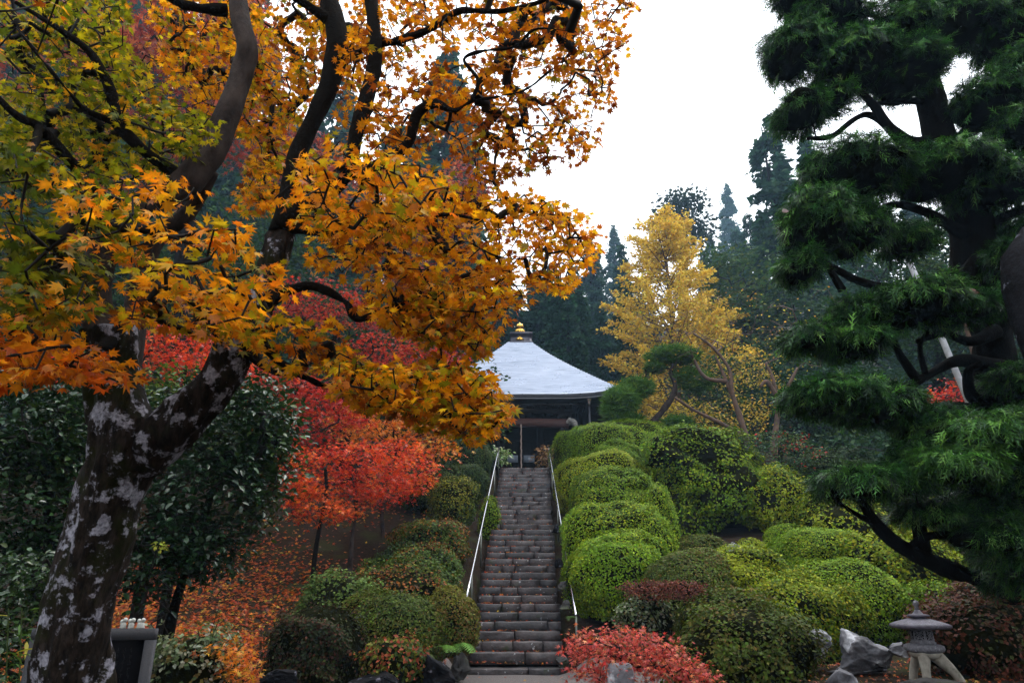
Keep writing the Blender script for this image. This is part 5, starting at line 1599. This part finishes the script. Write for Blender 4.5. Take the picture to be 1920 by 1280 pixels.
dp = np.vstack(DROPS)
ov = np.array([(1, 0, 0), (-1, 0, 0), (0, 1, 0), (0, -1, 0), (0, 0, 1.3), (0, 0, -1)]) * .0052
of = np.array([(4, 0, 2), (4, 2, 1), (4, 1, 3), (4, 3, 0), (5, 2, 0), (5, 1, 2), (5, 3, 1), (5, 0, 3)])
M_DROP = solid_mat("drop_glint", (.80, .85, .88), (.70, .76, .80), 5, .1, .8)  # whitish base colour stands in for the sky's glint in the drops
part("water_drops", (dp[:, None] + ov[None]).reshape(-1, 3), (of[None] + (np.arange(len(dp)) * 6)[:, None, None]).reshape(-1, 3), M_DROP, con, stuff=True)

# ================================================================== fallen leaves
rng = np.random.default_rng(404)
LITTER = [((.46, .09, .02), 4), ((.52, .17, .025), 3), ((.30, .05, .02), 3), ((.56, .36, .04), 1.4), ((.14, .06, .03), 2)]
def litter(name, xs, ys, n, size, dens=None, pal=LITTER, lift=.015, seed=1):
    r = np.random.default_rng(seed)
    x = r.uniform(*xs, n * 3); y = r.uniform(*ys, n * 3)
    if dens is not None:
        k = r.uniform(size=len(x)) < dens(x, y)
        x, y = x[k], y[k]
    x, y = x[:n], y[:n]
    m = len(x)
    z = ground_z(x, y) + lift + r.uniform(0, .02, m)
    P = np.c_[x, y, z]
    N = norm(r.normal(size=(m, 3)) * .4 + np.array([0, -.25, 1.]))
    C = pick(pal, m, r, .22)
    V, F, K = scatter(T_STAR, P, N, rand_dirs(m, r), size * r.uniform(.7, 1.2, m), C)
    return struct(name, V, F, M_RED, K, kind="stuff")
patch = Wave(61, ((.55, 1), (1.6, .6)))
litter("fallen_leaves", (-10.5, -1.3), (12.6, 22), 17000, .082,
       lambda x, y: np.clip(1.2 - (y - 15.2) / 3.8, .06, 1) * np.clip(.75 + .5 * patch(np.c_[x, y, x * 0]), .12, 1), seed=2)
litter("fallen_leaves", (-7, 9), (6.5, 15), 1500, .055, lambda x, y: np.clip(.5 + .5 * patch(np.c_[x, y, x * 0]), .05, 1), seed=3)
r = np.random.default_rng(5)                                  # a few on the treads, most against the left edge
m = 1100
litter('fallen_leaves', (3.6, 8.2), (7.2, 11.5), 1100, .034, None, seed=8)
s = r.integers(0, NSTEP, m)
y = ST_Y0 + RUN * (s + r.uniform(.15, .95, m))
l, rr = stair_lr(y)
u = r.beta(.7, 1.1, m)
P = np.c_[l + (rr - l) * u, y, RISE * (s + 1) + .016 + r.uniform(0, .015, m)]
V, F, K = scatter(T_STAR, P, norm(r.normal(size=(m, 3)) * .35 + [0, 0, 1.]), rand_dirs(m, r), .045 * r.uniform(.7, 1.2, m), pick(LITTER, m, r, .25))
struct("fallen_leaves", V, F, M_RED, K, kind="stuff")

# ================================================================== rocks
def rock(label, px, py, w, h, Y, mat, seed, squash=.8, name="rock", group="garden rocks", lean=0.0):
    c = at(px, py, Y); m = mpp(c)
    R = np.array([w / 2 * m, w / 2 * m * squash, h / 2 * m])
    wv = Wave(seed, ((1.3, 1.0), (2.8, .8), (6.0, .35)))
    rid = Wave(seed + 1, ((2.2, 1.0), (5.0, .6)))
    d = ICO4V[:]
    k = 1 + .20 * wv(d) - .22 * np.abs(rid(d)) + .05
    V = d * k[:, None]
    rr_ = np.random.default_rng(seed + 500)
    for q in range(16):                                       # broken faces
        n_ = rr_.normal(size=3); n_ /= np.linalg.norm(n_)
        s_ = V @ n_ - rr_.uniform(.45, .82)
        V = V - n_ * (np.clip(s_, 0, None) * .92)[:, None]
    V = V + d * (Wave(seed + 2, ((9, 1), (22, .8)))(d) * .022)[:, None]
    V = V / np.abs(V).max(0)
    low = V[:, 2] < 0                                          # the buried half keeps its girth
    V[low, :2] /= np.maximum(np.sqrt(np.clip(1 - V[low, 2:3] ** 2, 0, 1)), .45)
    V = V * R
    V[:, 0] += lean * V[:, 2]
    V += c
    t = thing(name, label, "rock", (c[0], c[1], c[2] - R[2] * .8), group)
    part("stone", V, ICO4F, mat, t, smooth=False)
    return t
rock("blue-grey rock with a white flank half way up the right slope", 1385, 1040, 56, 46, 16.9, M_ROCK, 1)
rock("tiny white pointed rock right of the blue-grey rock", 1438, 1057, 20, 20, 16.4, M_ROCK, 2)
rock("white-veined rock under the loose yellow-green azalea", 1525, 1206, 76, 62, 10.4, M_ROCK, 3)
rock("large pale craggy rock leaning left of the stone lantern", 1624, 1222, 100, 84, 9.6, M_ROCK, 4, lean=-.25)
rock("round pale rock touching the left side of the stone lantern", 1683, 1214, 36, 34, 9.3, M_ROCK, 5)
rock("flat bluish-white rock at the bottom edge left of the lantern", 1582, 1280, 80, 66, 7.9, M_ROCK, 6)
rock("low pinkish flat rock under the lantern foot", 1745, 1284, 110, 34, 8.3, M_MOSSROCK, 7)
rock("small grey rock below the pale craggy rock", 1650, 1250, 30, 18, 9.0, M_DARKROCK, 8)
rock("split rock with a violet-grey face at the foot of the left bank", 820, 1262, 64, 78, 12.0, M_DARKROCK, 9, lean=-.25)
rock("dark mossy boulder left of the lowest step", 860, 1256, 46, 62, 13.4, M_MOSSROCK, 10)
rock("low dark boulder under the small scarlet-tipped shrub", 710, 1282, 120, 46, 11.6, M_DARKROCK, 11)
rock("dark boulder in the shade of the straggly reddish shrub", 520, 1280, 80, 50, 11.2, M_DARKROCK, 12)
rock("mossy boulder at the left end of the top steps", 914, 868, 34, 26, 26.2, M_DARKROCK, 13)
for i, (px, py, w, h, Y, lab) in enumerate([
    (1047, 1054, 18, 20, 17.1, "grey edging stone at the right of the middle steps"),
    (1054, 1098, 18, 18, 16.0, "dark mossy edging stone below the first one beside the right handrail"),
    (1060, 1132, 18, 18, 15.5, "grey edging stone beside the end post of the right handrail"),
    (1055, 1238, 28, 24, 14.7, "dark edging stone at the right end of the lowest step"),
    (1044, 990, 14, 18, 19.3, "lichen-grey edging stone beside the upper right handrail"),
    (886, 1195, 24, 30, 14.9, "dark edging stone between the rusty azalea and the lowest steps")]):
    rock(lab, px, py, w, h, Y, M_DARKROCK if i in (0, 4) else M_MOSSROCK, 30 + i, name="edging_stone", group="edging stones beside the steps")

# tall standing stone at the right edge
rng = np.random.default_rng(9)
c = at(1960, 560, 6.4)
zb = gz(c[0], c[1])
t = thing("standing_stone", "tall dark standing stone with pale lichen spots at the right edge", "stone", (c[0], c[1], zb))
zt = at(1960, 425, 6.4)[2]
zz = np.linspace(zb - .3, zt, 16)
u = (zz - zz[0]) / (zz[-1] - zz[0])
hw = np.array([np.interp(q, [0, .2, .45, .62, .78, .90, .97, 1.0], [.22, .22, .26, .36, .48, .44, .28, .06]) for q in u])
V = []
wv = Wave(66, ((2, 1), (5, .5)))
a = np.linspace(0, 2 * np.pi, 22, endpoint=False)
for z, h in zip(zz, hw):
    for q in a:
        V.append((c[0] + .04 + h * math.cos(q), c[1] + h * .7 * math.sin(q), z))
V = np.array(V)
V[:, :2] += (V[:, :2] - c[:2]) * (wv(V) * .12)[:, None]
i = np.arange(15)[:, None] * 22; j = np.arange(22)[None]; jn = (j + 1) % 22
F = np.stack([i + j, i + jn, i + 22 + jn, i + 22 + j], -1).reshape(-1, 4)
part("stone", V, [F, (np.arange(22) + 15 * 22)[None]], M_DARKROCK, t, smooth=True)

# short granite post in front of the pink dwarf maple
c = at(1163, 1262, 9.0); m = mpp(c)
t = thing("granite_post", "short rough granite post in front of the pink dwarf maple", "post", (c[0], c[1], gz(c[0], c[1])))
V, F = box((c[0], c[1], .35), (50 * m, 44 * m, 0.1))
prof = [(0, 1.0), (.3, 1.0), (.6, .96), (.85, .92), (.97, .82), (1.0, .6)]
zt = at(1163, 1242, 9.0)[2]; zb = gz(c[0], c[1]) - .1
V = []
wv = Wave(12, ((4, 1), (9, .6)))
K_ = 16
for q, s in prof:
    for a in np.linspace(0, 2 * np.pi, K_, endpoint=False):
        cx, sx = math.cos(a), math.sin(a)
        x = np.sign(cx) * abs(cx) ** .5 * 27 * m * s; y = np.sign(sx) * abs(sx) ** .5 * 22 * m * s
        V.append((c[0] + x, c[1] + y, zb + (zt - zb) * q))
V = np.array(V); V[:, :2] += (wv(V * 1.5) * .010)[:, None]
i = np.arange(len(prof) - 1)[:, None] * K_; j = np.arange(K_)[None]; jn = (j + 1) % K_
part("stone", V, [np.stack([i + j, i + jn, i + K_ + jn, i + K_ + j], -1).reshape(-1, 4), (np.arange(K_) + (len(prof) - 1) * K_)[None]], M_ROCK, t)

# ================================================================== stone lantern (snow-viewing type on splayed legs)
LY = 11.0
lb = at(1742, 1264, LY)
m = mpp(lb)
lz = gz(lb[0], lb[1])
Lh = at(1742, 1128, LY)[2] - lb[2]
lan = thing("stone_lantern", "small grey stone lantern with a wide hexagonal roof and pale splayed legs", "lantern", (lb[0], lb[1], lb[2]))
def zf(py):
    return at(1742, py, LY)[2]
rot = math.radians(18)
hexl = lambda prof, mat, name, wob=None, par=lan: part(name, *lathe(prof, (lb[0], lb[1], 0), 6, rot, wob), mat, par)
z_plat0, z_plat1 = zf(1216), zf(1198)
hexl([(.26, z_plat0 - .01), (.36, z_plat0 + .02), (.385, z_plat0 + .06), (.37, z_plat1 - .02), (.30, z_plat1), (.0, z_plat1)], M_LANTERN, "platform")
z_fb1 = zf(1166)
fb = hexl([(.235, z_plat1 - .002), (.245, z_plat1 + .03), (.22, z_plat1 + .04), (.20, z_fb1), (.0, z_fb1)], M_LANTERN, "fire_box")
for k in range(6):                                            # lattice windows in the six sides
    a = rot + (k + .5) * math.pi / 3
    n_ = np.array([math.cos(a), math.sin(a), 0]); tg = np.array([-math.sin(a), math.cos(a), 0])
    cc = np.array([lb[0], lb[1], (z_plat1 + z_fb1) / 2 + .02]) + n_ * .186
    hh = (z_fb1 - z_plat1) * .30
    quad = np.array([cc + tg * sx * .075 + np.array([0, 0, sz * hh]) + n_ * d for d in (-.02, .006) for sx, sz in ((-1, -1), (1, -1), (1, 1), (-1, 1))])
    w_ = part("dark_window_panel", quad, [np.array([(4, 5, 6, 7), (0, 3, 2, 1), (0, 1, 5, 4), (1, 2, 6, 5), (2, 3, 7, 6), (3, 0, 4, 7)])], M_BLACKSTONE, fb)  # black panel stands in for the shaded hollow behind the lattice
    A, B = [], []
    for q in range(-2, 3):
        o_ = q * .034
        for sg in (1, -1):
            x0, x1 = -.075, .075
            s0, s1 = o_ * 1.6 + sg * x0 * 1.1, o_ * 1.6 + sg * x1 * 1.1
            s0, s1 = np.clip([s0, s1], -hh, hh)
            A.append(cc + tg * x0 + np.array([0, 0, s0]) + n_ * .012); B.append(cc + tg * x1 + np.array([0, 0, s1]) + n_ * .012)
    V, F = prisms(np.array(A), np.array(B), np.full(len(A), .006), np.full(len(A), .006), 4)
    part("lattice", V, F, M_LANTERN, fb)
z_r0, z_r1 = zf(1166), zf(1148)
lift = lambda r_, a_: .035 * np.clip((r_ - .40) / .2, 0, 1) * np.cos(3 * (a_ - rot)) ** 2
hexl([(.16, z_r0 - .02), (.55, z_r0 - .015), (.585, z_r0 + .005), (.58, z_r0 + .035), (.50, z_r0 + .075), (.38, z_r1 - .01), (.20, z_r1 + .03), (.10, z_r1 + .04), (.0, z_r1 + .04)], M_LANTROOF, "roof", lift)
z_c = z_r1 + .035
part("cap", *lathe([(.10, z_c), (.205, z_c + .03), (.21, z_c + .05), (.10, z_c + .07), (.07, z_c + .10), (.045, z_c + .13)], (lb[0], lb[1], 0), 12), M_LANTROOF, lan)
part("finial", *lathe([(.045, z_c + .12), (.035, z_c + .17), (.045, z_c + .20), (.06, z_c + .235), (.045, z_c + .27), (.0, z_c + .285)], (lb[0], lb[1], 0), 12), M_LANTERN, lan)
top_z = z_plat0 - .005
part("leg_table", *lathe([(.20, top_z - .09), (.27, top_z - .07), (.30, top_z - .02), (.30, top_z), (.0, top_z + .002)], (lb[0], lb[1], 0), 12, rot), M_LANTLEG, lan)
for a, spread_ in ((math.radians(-128), .05), (math.radians(-18), .30), (math.radians(110), .14)):
    dx, dy = math.cos(a), math.sin(a)
    foot = np.array([lb[0] + dx * (.26 + spread_), lb[1] + dy * (.26 + spread_), lb[2] - .14])
    pth = np.array([(lb[0] + dx * .17, lb[1] + dy * .17, top_z - .03), (lb[0] + dx * (.22 + spread_ * .25), lb[1] + dy * (.22 + spread_ * .25), top_z - .14), (lb[0] + dx * (.25 + spread_ * .7), lb[1] + dy * (.25 + spread_ * .7), (top_z + foot[2]) / 2 - .06), foot])
    V, F = tube(pth, np.array([.12, .105, .082, .09]), 8, 14, .04, 3)
    part("leg", V, F, M_LANTLEG, lan, smooth=True)

lan.location = [float(v) for v in at(1742, 1264, 8.8)]
lan.scale = (.58, .58, .70)

# ================================================================== memorial stone and the white figurines on it
MY = 5.9
pL, pR = at(60, 1179, MY), at(291, 1178, MY)
zt = pR[2]
w_ = pR[0] - pL[0]
mem = thing("memorial_stone", "speckled granite memorial stone with a black polished panel behind the golden maple trunk", "monument", ((pL[0] + pR[0]) / 2, MY, gz(pL[0], MY)))
zb = gz(pL[0], MY) - .05
fw = .068
cx = (pL[0] + pR[0]) / 2
for x in (pL[0] + fw / 2, pR[0] - fw / 2):
    V, F = box((x, MY + .03, (zb + zt - .084) / 2), (fw, .06, zt - .084 - zb)); part("side_slab", V, F, M_GRANITE, mem)
V, F = box((cx, MY + .03, zt - .041), (w_, .06, .082)); part("top_slab", V, F, M_GRANITE, mem)
V, F = box((cx, MY + .035, (zb + zt - .083) / 2), (w_ - 2 * fw - .003, .03, zt - .083 - zb)); panel = part("black_panel", V, F, M_BLACKSTONE, mem)
# faint engraved columns
items = []
rr_ = np.random.default_rng(4)
for k in range(6):
    x = cx + .06 + k * .052
    for q in range(9):
        z = zt - .16 - q * .045
        for s_ in range(3):
            ww, hh = (.022, .003) if rr_.uniform() < .5 else (.003, .022)
            items.append(box((x + rr_.normal() * .004, MY + .0195, z + (s_ - 1) * .010), (ww, .004, hh)))
V, F = join(items)
M_ENGR = solid_mat("engraved_grey", (.012, .012, .014), None, rough=.8)
part("engraving", V, F, M_ENGR, panel, stuff=True)
for i, (px, lab) in enumerate([(230, "small white two-headed figurine on the memorial stone, nearest the maple trunk"), (245, "middle white two-headed figurine of the three on the memorial stone"), (263, "broadest white two-headed figurine at the outer end of the memorial stone")]):
    c = at(px, 1177, MY + .03); c[2] = zt
    h = .075 if i < 2 else .072
    s = 1.0 if i < 2 else 1.35
    t = thing("figurine", lab, "figurine", c, "white figurines on the memorial stone")
    b = part("robe", *lathe([(.021 * s, .0), (.024 * s, .008), (.020 * s, .02), (.022 * s, .034), (.013 * s, .046), (.006, .048)], c, 12), M_JIZO, t, smooth=True)
    part("head", *lathe([(.004, .044), (.012, .048), (.0165, .058), (.0165, .066), (.011, .076), (.0, .080)], c + np.array([.011 * s, 0, .002 * (i == 0)]), 12), M_JIZO, t, smooth=True)
    if True:
        part("head", *lathe([(.004, .040), (.011, .044), (.015, .053), (.015, .061), (.010, .070), (.0, .074)], c - np.array([.013 * s, 0, .006 * (i == 0)]), 12), M_JIZO, t, smooth=True)

# ================================================================== pink dwarf maple, flat-topped shrub and other small plants
def leafy(name, label, cat, base, blobs, n, tmpl, pal, ls, mat, seed, per=8, spread=.1, nleaf=0, group=None, bark=None, tw=(.003, .45, .02), flat=.5, droop=.6, up=1.0, step=.12):
    """Like crown_tree, for shrubs: several stems from the ground; nleaf: the largest leaves are objects of their own."""
    rng = np.random.default_rng(seed)
    zb = gz(base[0], base[1])
    t = thing(name, label, cat, (base[0], base[1], zb), group)
    st = np.array([(base[0] + dx, base[1] + dy, zb + h) for dx, dy in rng.normal(size=(6, 2)) * .05 for h in (-.05, .08)])
    T = np.vstack([ell_points(*b[:6], max(4, int(n * b[6] / sum(q[6] for q in blobs))), rng) for b in blobs])
    nodes, par, tips = grow(st, T, .3, step, rng)
    V, F = twig_mesh(nodes, par, len(st), *tw, 4)
    part("stems", V, F, bark or M_TWIG, t, stuff=True)
    k = np.repeat(np.arange(len(T)), per); m = len(k)
    off = rng.normal(size=(m, 3)) * spread * np.array([1, 1, flat])
    P = T[k] + off
    N = norm(rng.normal(size=(m, 3)) * .5 + np.array([0, -.2, up]))
    D = norm(off + rng.normal(size=(m, 3)) * .05 - np.array([0, 0, droop * spread]))
    hue = rng.uniform(size=len(T))[k]
    C = pick(pal, m, rng, .2, np.clip(hue + rng.normal(size=m) * .2, 0, 1))
    S = ls * rng.uniform(.65, 1.25, m)
    order = np.argsort(-S / ((P - CAMP) @ FWD))
    big, rest = order[:nleaf], order[nleaf:]
    V, F, K = scatter(tmpl, P[rest], N[rest], D[rest], S[rest], C[rest])
    part("foliage", V, F, mat, t, K, stuff=True)
    lib = {}
    o0 = np.array(ORG[t.name])
    for i in big:
        c = tuple(np.round(np.log2(C[i] + .002) * 1.5) / 1.5)
        if c not in lib:
            lib[c] = mesh("leaf", tmpl[0], tmpl[1], mat, np.tile(np.array([2 ** v for v in c]), (len(tmpl[0]), 1)))
        X, Yv, Z = frames(N[i:i + 1], D[i:i + 1])
        o = link("leaf", lib[c], t)
        o.matrix_local = Matrix([(X[0][r_] * S[i], Yv[0][r_] * S[i], Z[0][r_] * S[i], P[i][r_] - o0[r_]) for r_ in range(3)] + [(0, 0, 0, 1)])
    return t
PINK = [((.52, .075, .06), 4), ((.60, .13, .08), 3), ((.40, .04, .04), 2), ((.62, .22, .09), 1.4), ((.22, .10, .03), 1)]
leafy("dwarf_maple", "pinkish red dwarf maple spreading low at the bottom right of the steps", "bush", at(1195, 1300, 9.6),
      [(1135, 1212, 74, 36, 9.5, .5, 1.6), (1200, 1218, 70, 34, 9.4, .5, 1.5), (1255, 1242, 60, 30, 9.3, .45, 1.2), (1300, 1265, 36, 18, 9.2, .35, .6), (1110, 1240, 50, 34, 9.5, .4, .8), (1180, 1255, 90, 30, 9.2, .4, 1.0)],
      420, T_STAR, PINK, .052, M_RED, 71, per=8, spread=.085, nleaf=240)
leafy("flat_topped_shrub", "flat-topped russet shrub on bare stems between the azaleas", "bush", at(1240, 1200, 12.8),
      [(1245, 1102, 84, 11, 12.8, .55, 1.5), (1245, 1112, 76, 14, 12.8, .5, 1.0)], 420, T_DIAM, [((.16, .045, .035), 4), ((.22, .07, .04), 2), ((.09, .03, .03), 3)], .042, M_AZ, 72, per=7, spread=.055,
      tw=(.0035, .42, .018), bark=M_CORE, up=.4, droop=-1.2)
leafy("variegated_shrub", "pale green and white leaved shrub at the left end of the top step", "bush", at(932, 872, 26.6),
      [(938, 855, 20, 18, 26.5, .4, 1), (925, 850, 14, 12, 26.6, .3, .6)], 46, T_OVAL, [((.22, .32, .12), 3), ((.42, .46, .32), 2), ((.10, .18, .05), 2)], .15, M_AZ, 73, per=7, spread=.13, tw=(.006, .45, .03))
leafy("dry_shrub", "withered brown hydrangea beside the top of the right handrail", "bush", at(1022, 878, 26.8),
      [(1022, 858, 12, 22, 26.7, .35, 1)], 40, T_OVAL, [((.26, .14, .07), 3), ((.34, .20, .09), 2), ((.14, .08, .04), 2)], .15, M_AZ, 74, per=6, spread=.12, tw=(.006, .45, .03))
leafy("orange_seedling", "small orange maple seedling right of the pale silvery shrub", "bush", at(440, 1300, 7.4),
      [(445, 1240, 34, 26, 7.4, .2, 1), (420, 1215, 22, 18, 7.4, .2, .5), (455, 1268, 24, 16, 7.3, .2, .5)], 60, T_STAR, ORT, .055, M_RED, 75, per=6, spread=.05, nleaf=60)
leafy("red_seedling", "small red-leaved maple twig over the olive-brown azalea", "bush", at(1400, 1215, 12.2),
      [(1405, 1178, 30, 7, 12.0, .2, 1)], 26, T_STAR, RED, .06, M_RED, 76, per=5, spread=.05)
leafy("yellow_leaf_sprig", "sprig of yellow leaves low in the camellia right of the maple trunk", "bush", at(300, 1060, 8.6),
      [(302, 1022, 12, 6, 8.2, .1, 1)], 10, T_OVAL, [((.42, .42, .05), 1), ((.30, .34, .05), 1)], .05, M_AZ, 77, per=5, spread=.03)
leafy("understory_bush", "dark undergrowth in the deep shade at the lower left edge", "bush", at(30, 1300, 6.6),
      [(30, 1130, 80, 90, 6.8, .5, 2), (10, 1230, 60, 60, 6.4, .4, 1), (100, 1100, 50, 60, 7.0, .4, 1)], 240, T_OVAL, [((.020, .045, .014), 4), ((.035, .07, .02), 2), ((.06, .09, .02), .6)], .075, M_GLOSSY, 78, per=9, spread=.09)

def fern(label, base, n, L, seed, col, cat="fern", group="ferns beside the steps", az0=None):
    rng = np.random.default_rng(seed)
    t = thing("fern", label, cat, base, group)
    for k in range(n):
        az = (az0 if az0 is not None else 0) + rng.normal() * .9 if az0 is not None else rng.uniform(0, 6.28)
        l = L * rng.uniform(.7, 1.1)
        s = np.linspace(0, 1, 16)
        P = np.c_[np.cos(az) * l * (.15 * s + .75 * s ** 1.3), np.sin(az) * l * (.15 * s + .75 * s ** 1.3), l * (.75 * s - .85 * s ** 2.2)] + base
        T = norm(np.gradient(P, axis=0)); S = norm(np.cross(T, [0, 0, 1.]))
        V, F = [], []
        for i in range(1, 15):
            w = l * .26 * math.sin(math.pi * (s[i] * .85 + .12)) ** .8
            for sg in (-1, 1):
                j = len(V)
                tip_ = P[i] + S[i] * sg * w + T[i] * w * .5 - np.array([0, 0, w * .2])
                V += [P[i] - T[i] * l * .018, tip_, P[i] + T[i] * l * .026]
                F.append((j, j + 1, j + 2))
        C = np.tile(pick(col, 1, rng, .15), (len(V), 1))
        part("frond", np.array(V), np.array(F), M_AZ, t, C)
FERN = [((.10, .22, .03), 1), ((.14, .28, .05), 1)]
fern("fresh green fern hanging beside the lowest steps", at(858, 1215, 13.7), 6, .55, 1, FERN, az0=-1.2)
fern("smaller fern just left of the hanging one, on the split rock", at(836, 1216, 13.4), 5, .42, 2, FERN, az0=-1.6)
fern("small fern in the dark at the right of the steps by the end post", at(1066, 1160, 15.0), 5, .3, 3, [((.05, .10, .02), 1)])
# broad striped leaves at the left edge
t = thing("bamboo_grass", "bamboo grass with long pointed leaves at the lower left edge", "plant", (at(-10, 1260, 5.6)[0], 5.6, gz(at(-10, 1260, 5.6)[0], 5.6)))
rng = np.random.default_rng(31)
for k in range(26):
    p = at(rng.uniform(-60, 60), rng.uniform(1130, 1280), 5.6 + rng.normal() * .2)
    az = rng.uniform(-1.2, 1.2); l = rng.uniform(.14, .26)
    d = np.array([math.cos(az), math.sin(az) * .5, rng.uniform(-.5, .3)]); s_ = norm(np.cross(d, [0, .3, 1.]))
    pts = [p, p + d * l * .35 + s_ * .016, p + d * l * .35 - s_ * .016, p + d * l * .7 + s_ * .012 - [0, 0, .01], p + d * l * .7 - s_ * .012 - [0, 0, .01], p + d * l - [0, 0, .05]]
    C = np.tile(pick([((.05, .11, .02), 3), ((.09, .16, .03), 2), ((.40, .34, .05), .5)], 1, rng, .15), (6, 1))
    part("leaf", np.array(pts), [np.array([(0, 2, 1), (5, 3, 4)]), np.array([(1, 2, 4, 3)])], M_AZ, t, C)
A = np.array([at(x, 1320, 5.7) for x in (-40, -15, 10, 35)]); B = np.array([at(x + 6, 1140, 5.6) for x in (-40, -15, 10, 35)])
V, F = prisms(A, B, np.full(4, .006), np.full(4, .004), 5)
part("stems", V, F, M_AZ, t, np.tile([.06, .09, .03], (len(V), 1)))

# fan palm behind the great conifer
c = at(1775, 530, 16.0)
t = thing("fan_palm", "small fan palm showing one leaf through the hole in the great conifer", "palm", (c[0], c[1], gz(c[0], c[1])))
V, F = tube(np.array([(c[0] + .3, c[1], gz(c[0], c[1]) - .1), (c[0] + .25, c[1], c[2] - .8), (c[0] + .12, c[1], c[2] - .25)]), np.array([.09, .085, .08]), 9, 12, .2, 3)
part("trunk", V, F, M_TANBARK, t)
for a0, cc in ((2.0, c + [0, 0, -.12]), (.4, c + [.25, .2, 0]), (3.4, c + [.0, .3, -.3])):
    V, F = [], []
    for k in range(18):
        a = a0 - 1.4 + 2.8 * k / 17
        d = np.array([math.cos(a), -.25, math.sin(a)]); s_ = np.array([-math.sin(a), 0, math.cos(a)]) * .013
        j = len(V)
        V += [cc, cc + d * .28 + s_, cc + d * .28 - s_, cc + d * .42]
        F += [(j, j + 1, j + 2), (j + 1, j + 3, j + 2)]
    part("frond", np.array(V), np.array(F), M_AZ, t, np.tile([.10, .20, .06], (len(V), 1)))

# leaning pale pole
a, b = at(1655, 372, 19.0), at(1760, 620, 19.0)
d = (b - a) / (b[2] - a[2])
zg = gz(b[0] + .8, 19.0) - .2
foot = a + d * (zg - a[2]); top = a + d * 0.6 * 1.0
t = thing("leaning_pole", "pale pole leaning behind the great conifer", "pole", foot)
V, F = tube(np.array([foot, a, a + (a - foot) * .12]), np.array([.10, .085, .08]), 10)
part("shaft", V, F, M_POLE, t)
# two dry leaves caught on the conifer
for (px, py, Y, s, col, lab) in [(1826, 548, 6.85, .085, (.50, .26, .22), "pinkish dry leaf lying on a pad of the great conifer"), (1472, 396, 6.5, .06, (.42, .36, .38), "pale dry leaf caught at the left tip of the drooping conifer pad")]:
    c = at(px, py, Y)
    t = thing("dry_leaf", lab, "leaf", c)
    V = T_OVAL[0].copy(); V[:, 2] += np.abs(V[:, 0]) * .5
    X = np.array([.2, .3, .9]); 
    Vv = np.c_[V[:, 1] * s * 1.3 - s * .6, V[:, 2] * s, V[:, 0] * s * 1.6 + V[:, 2] * s] + c
    part("blade", Vv, T_OVAL[1], M_RED, t, np.tile(col, (len(V), 1)))

# ================================================================== unseen wood beside and behind the viewer, added to cut light from the front
rng = np.random.default_rng(515)
wood = []
wc = []
for k in range(34):
    while True:
        x, y = rng.uniform(-52, 52), rng.uniform(-38, 34)
        if (abs(x) > 29 and y > -8) or (y < -13):
            break
    H_, Rb_ = rng.uniform(22, 30), rng.uniform(3.4, 4.8)
    tv, lv, fv = cedar_mesh(700 + k, H_, Rb_, 1700, CEDAR, 1.15)
    z0 = gz(x, y)
    V, F = join([tv, lv])
    o_ = np.array([x, y, z0])
    wood.append((V + o_, F)); wc.append(np.tile([.016, .012, .009], (len(V), 1)))
    wood.append((fv[0] + o_, fv[1])); wc.append(fv[2])
V, F = join(wood)
struct("unseen_shade_wood", V, F, M_FAR, np.vstack(wc), kind="stuff")

# ================================================================== haze: damp air over the whole garden and the forest
hz, N, L, out = new_mat("damp_air")
pv = N.new("ShaderNodeVolumePrincipled")
pv.inputs["Color"].default_value = (.45, .70, 1.0, 1)
pv.inputs["Density"].default_value = .0008
pv.inputs["Anisotropy"].default_value = .2
L.new(pv.outputs[0], out.inputs[1])
allv = [float(v) for v in (GZ.min(), GZ.max())]
bpy.context.view_layer.update()
top = max(float((o.matrix_world @ Vector(c_))[2]) for o in SC.objects if o.type == 'MESH' for c_ in o.bound_box) + 3.0
bot = float(GZ.min()) - 1.2
V, F = box((0, 110, (top + bot) / 2), (345, 305, top - bot))
struct("haze", V, F, hz, kind="stuff")
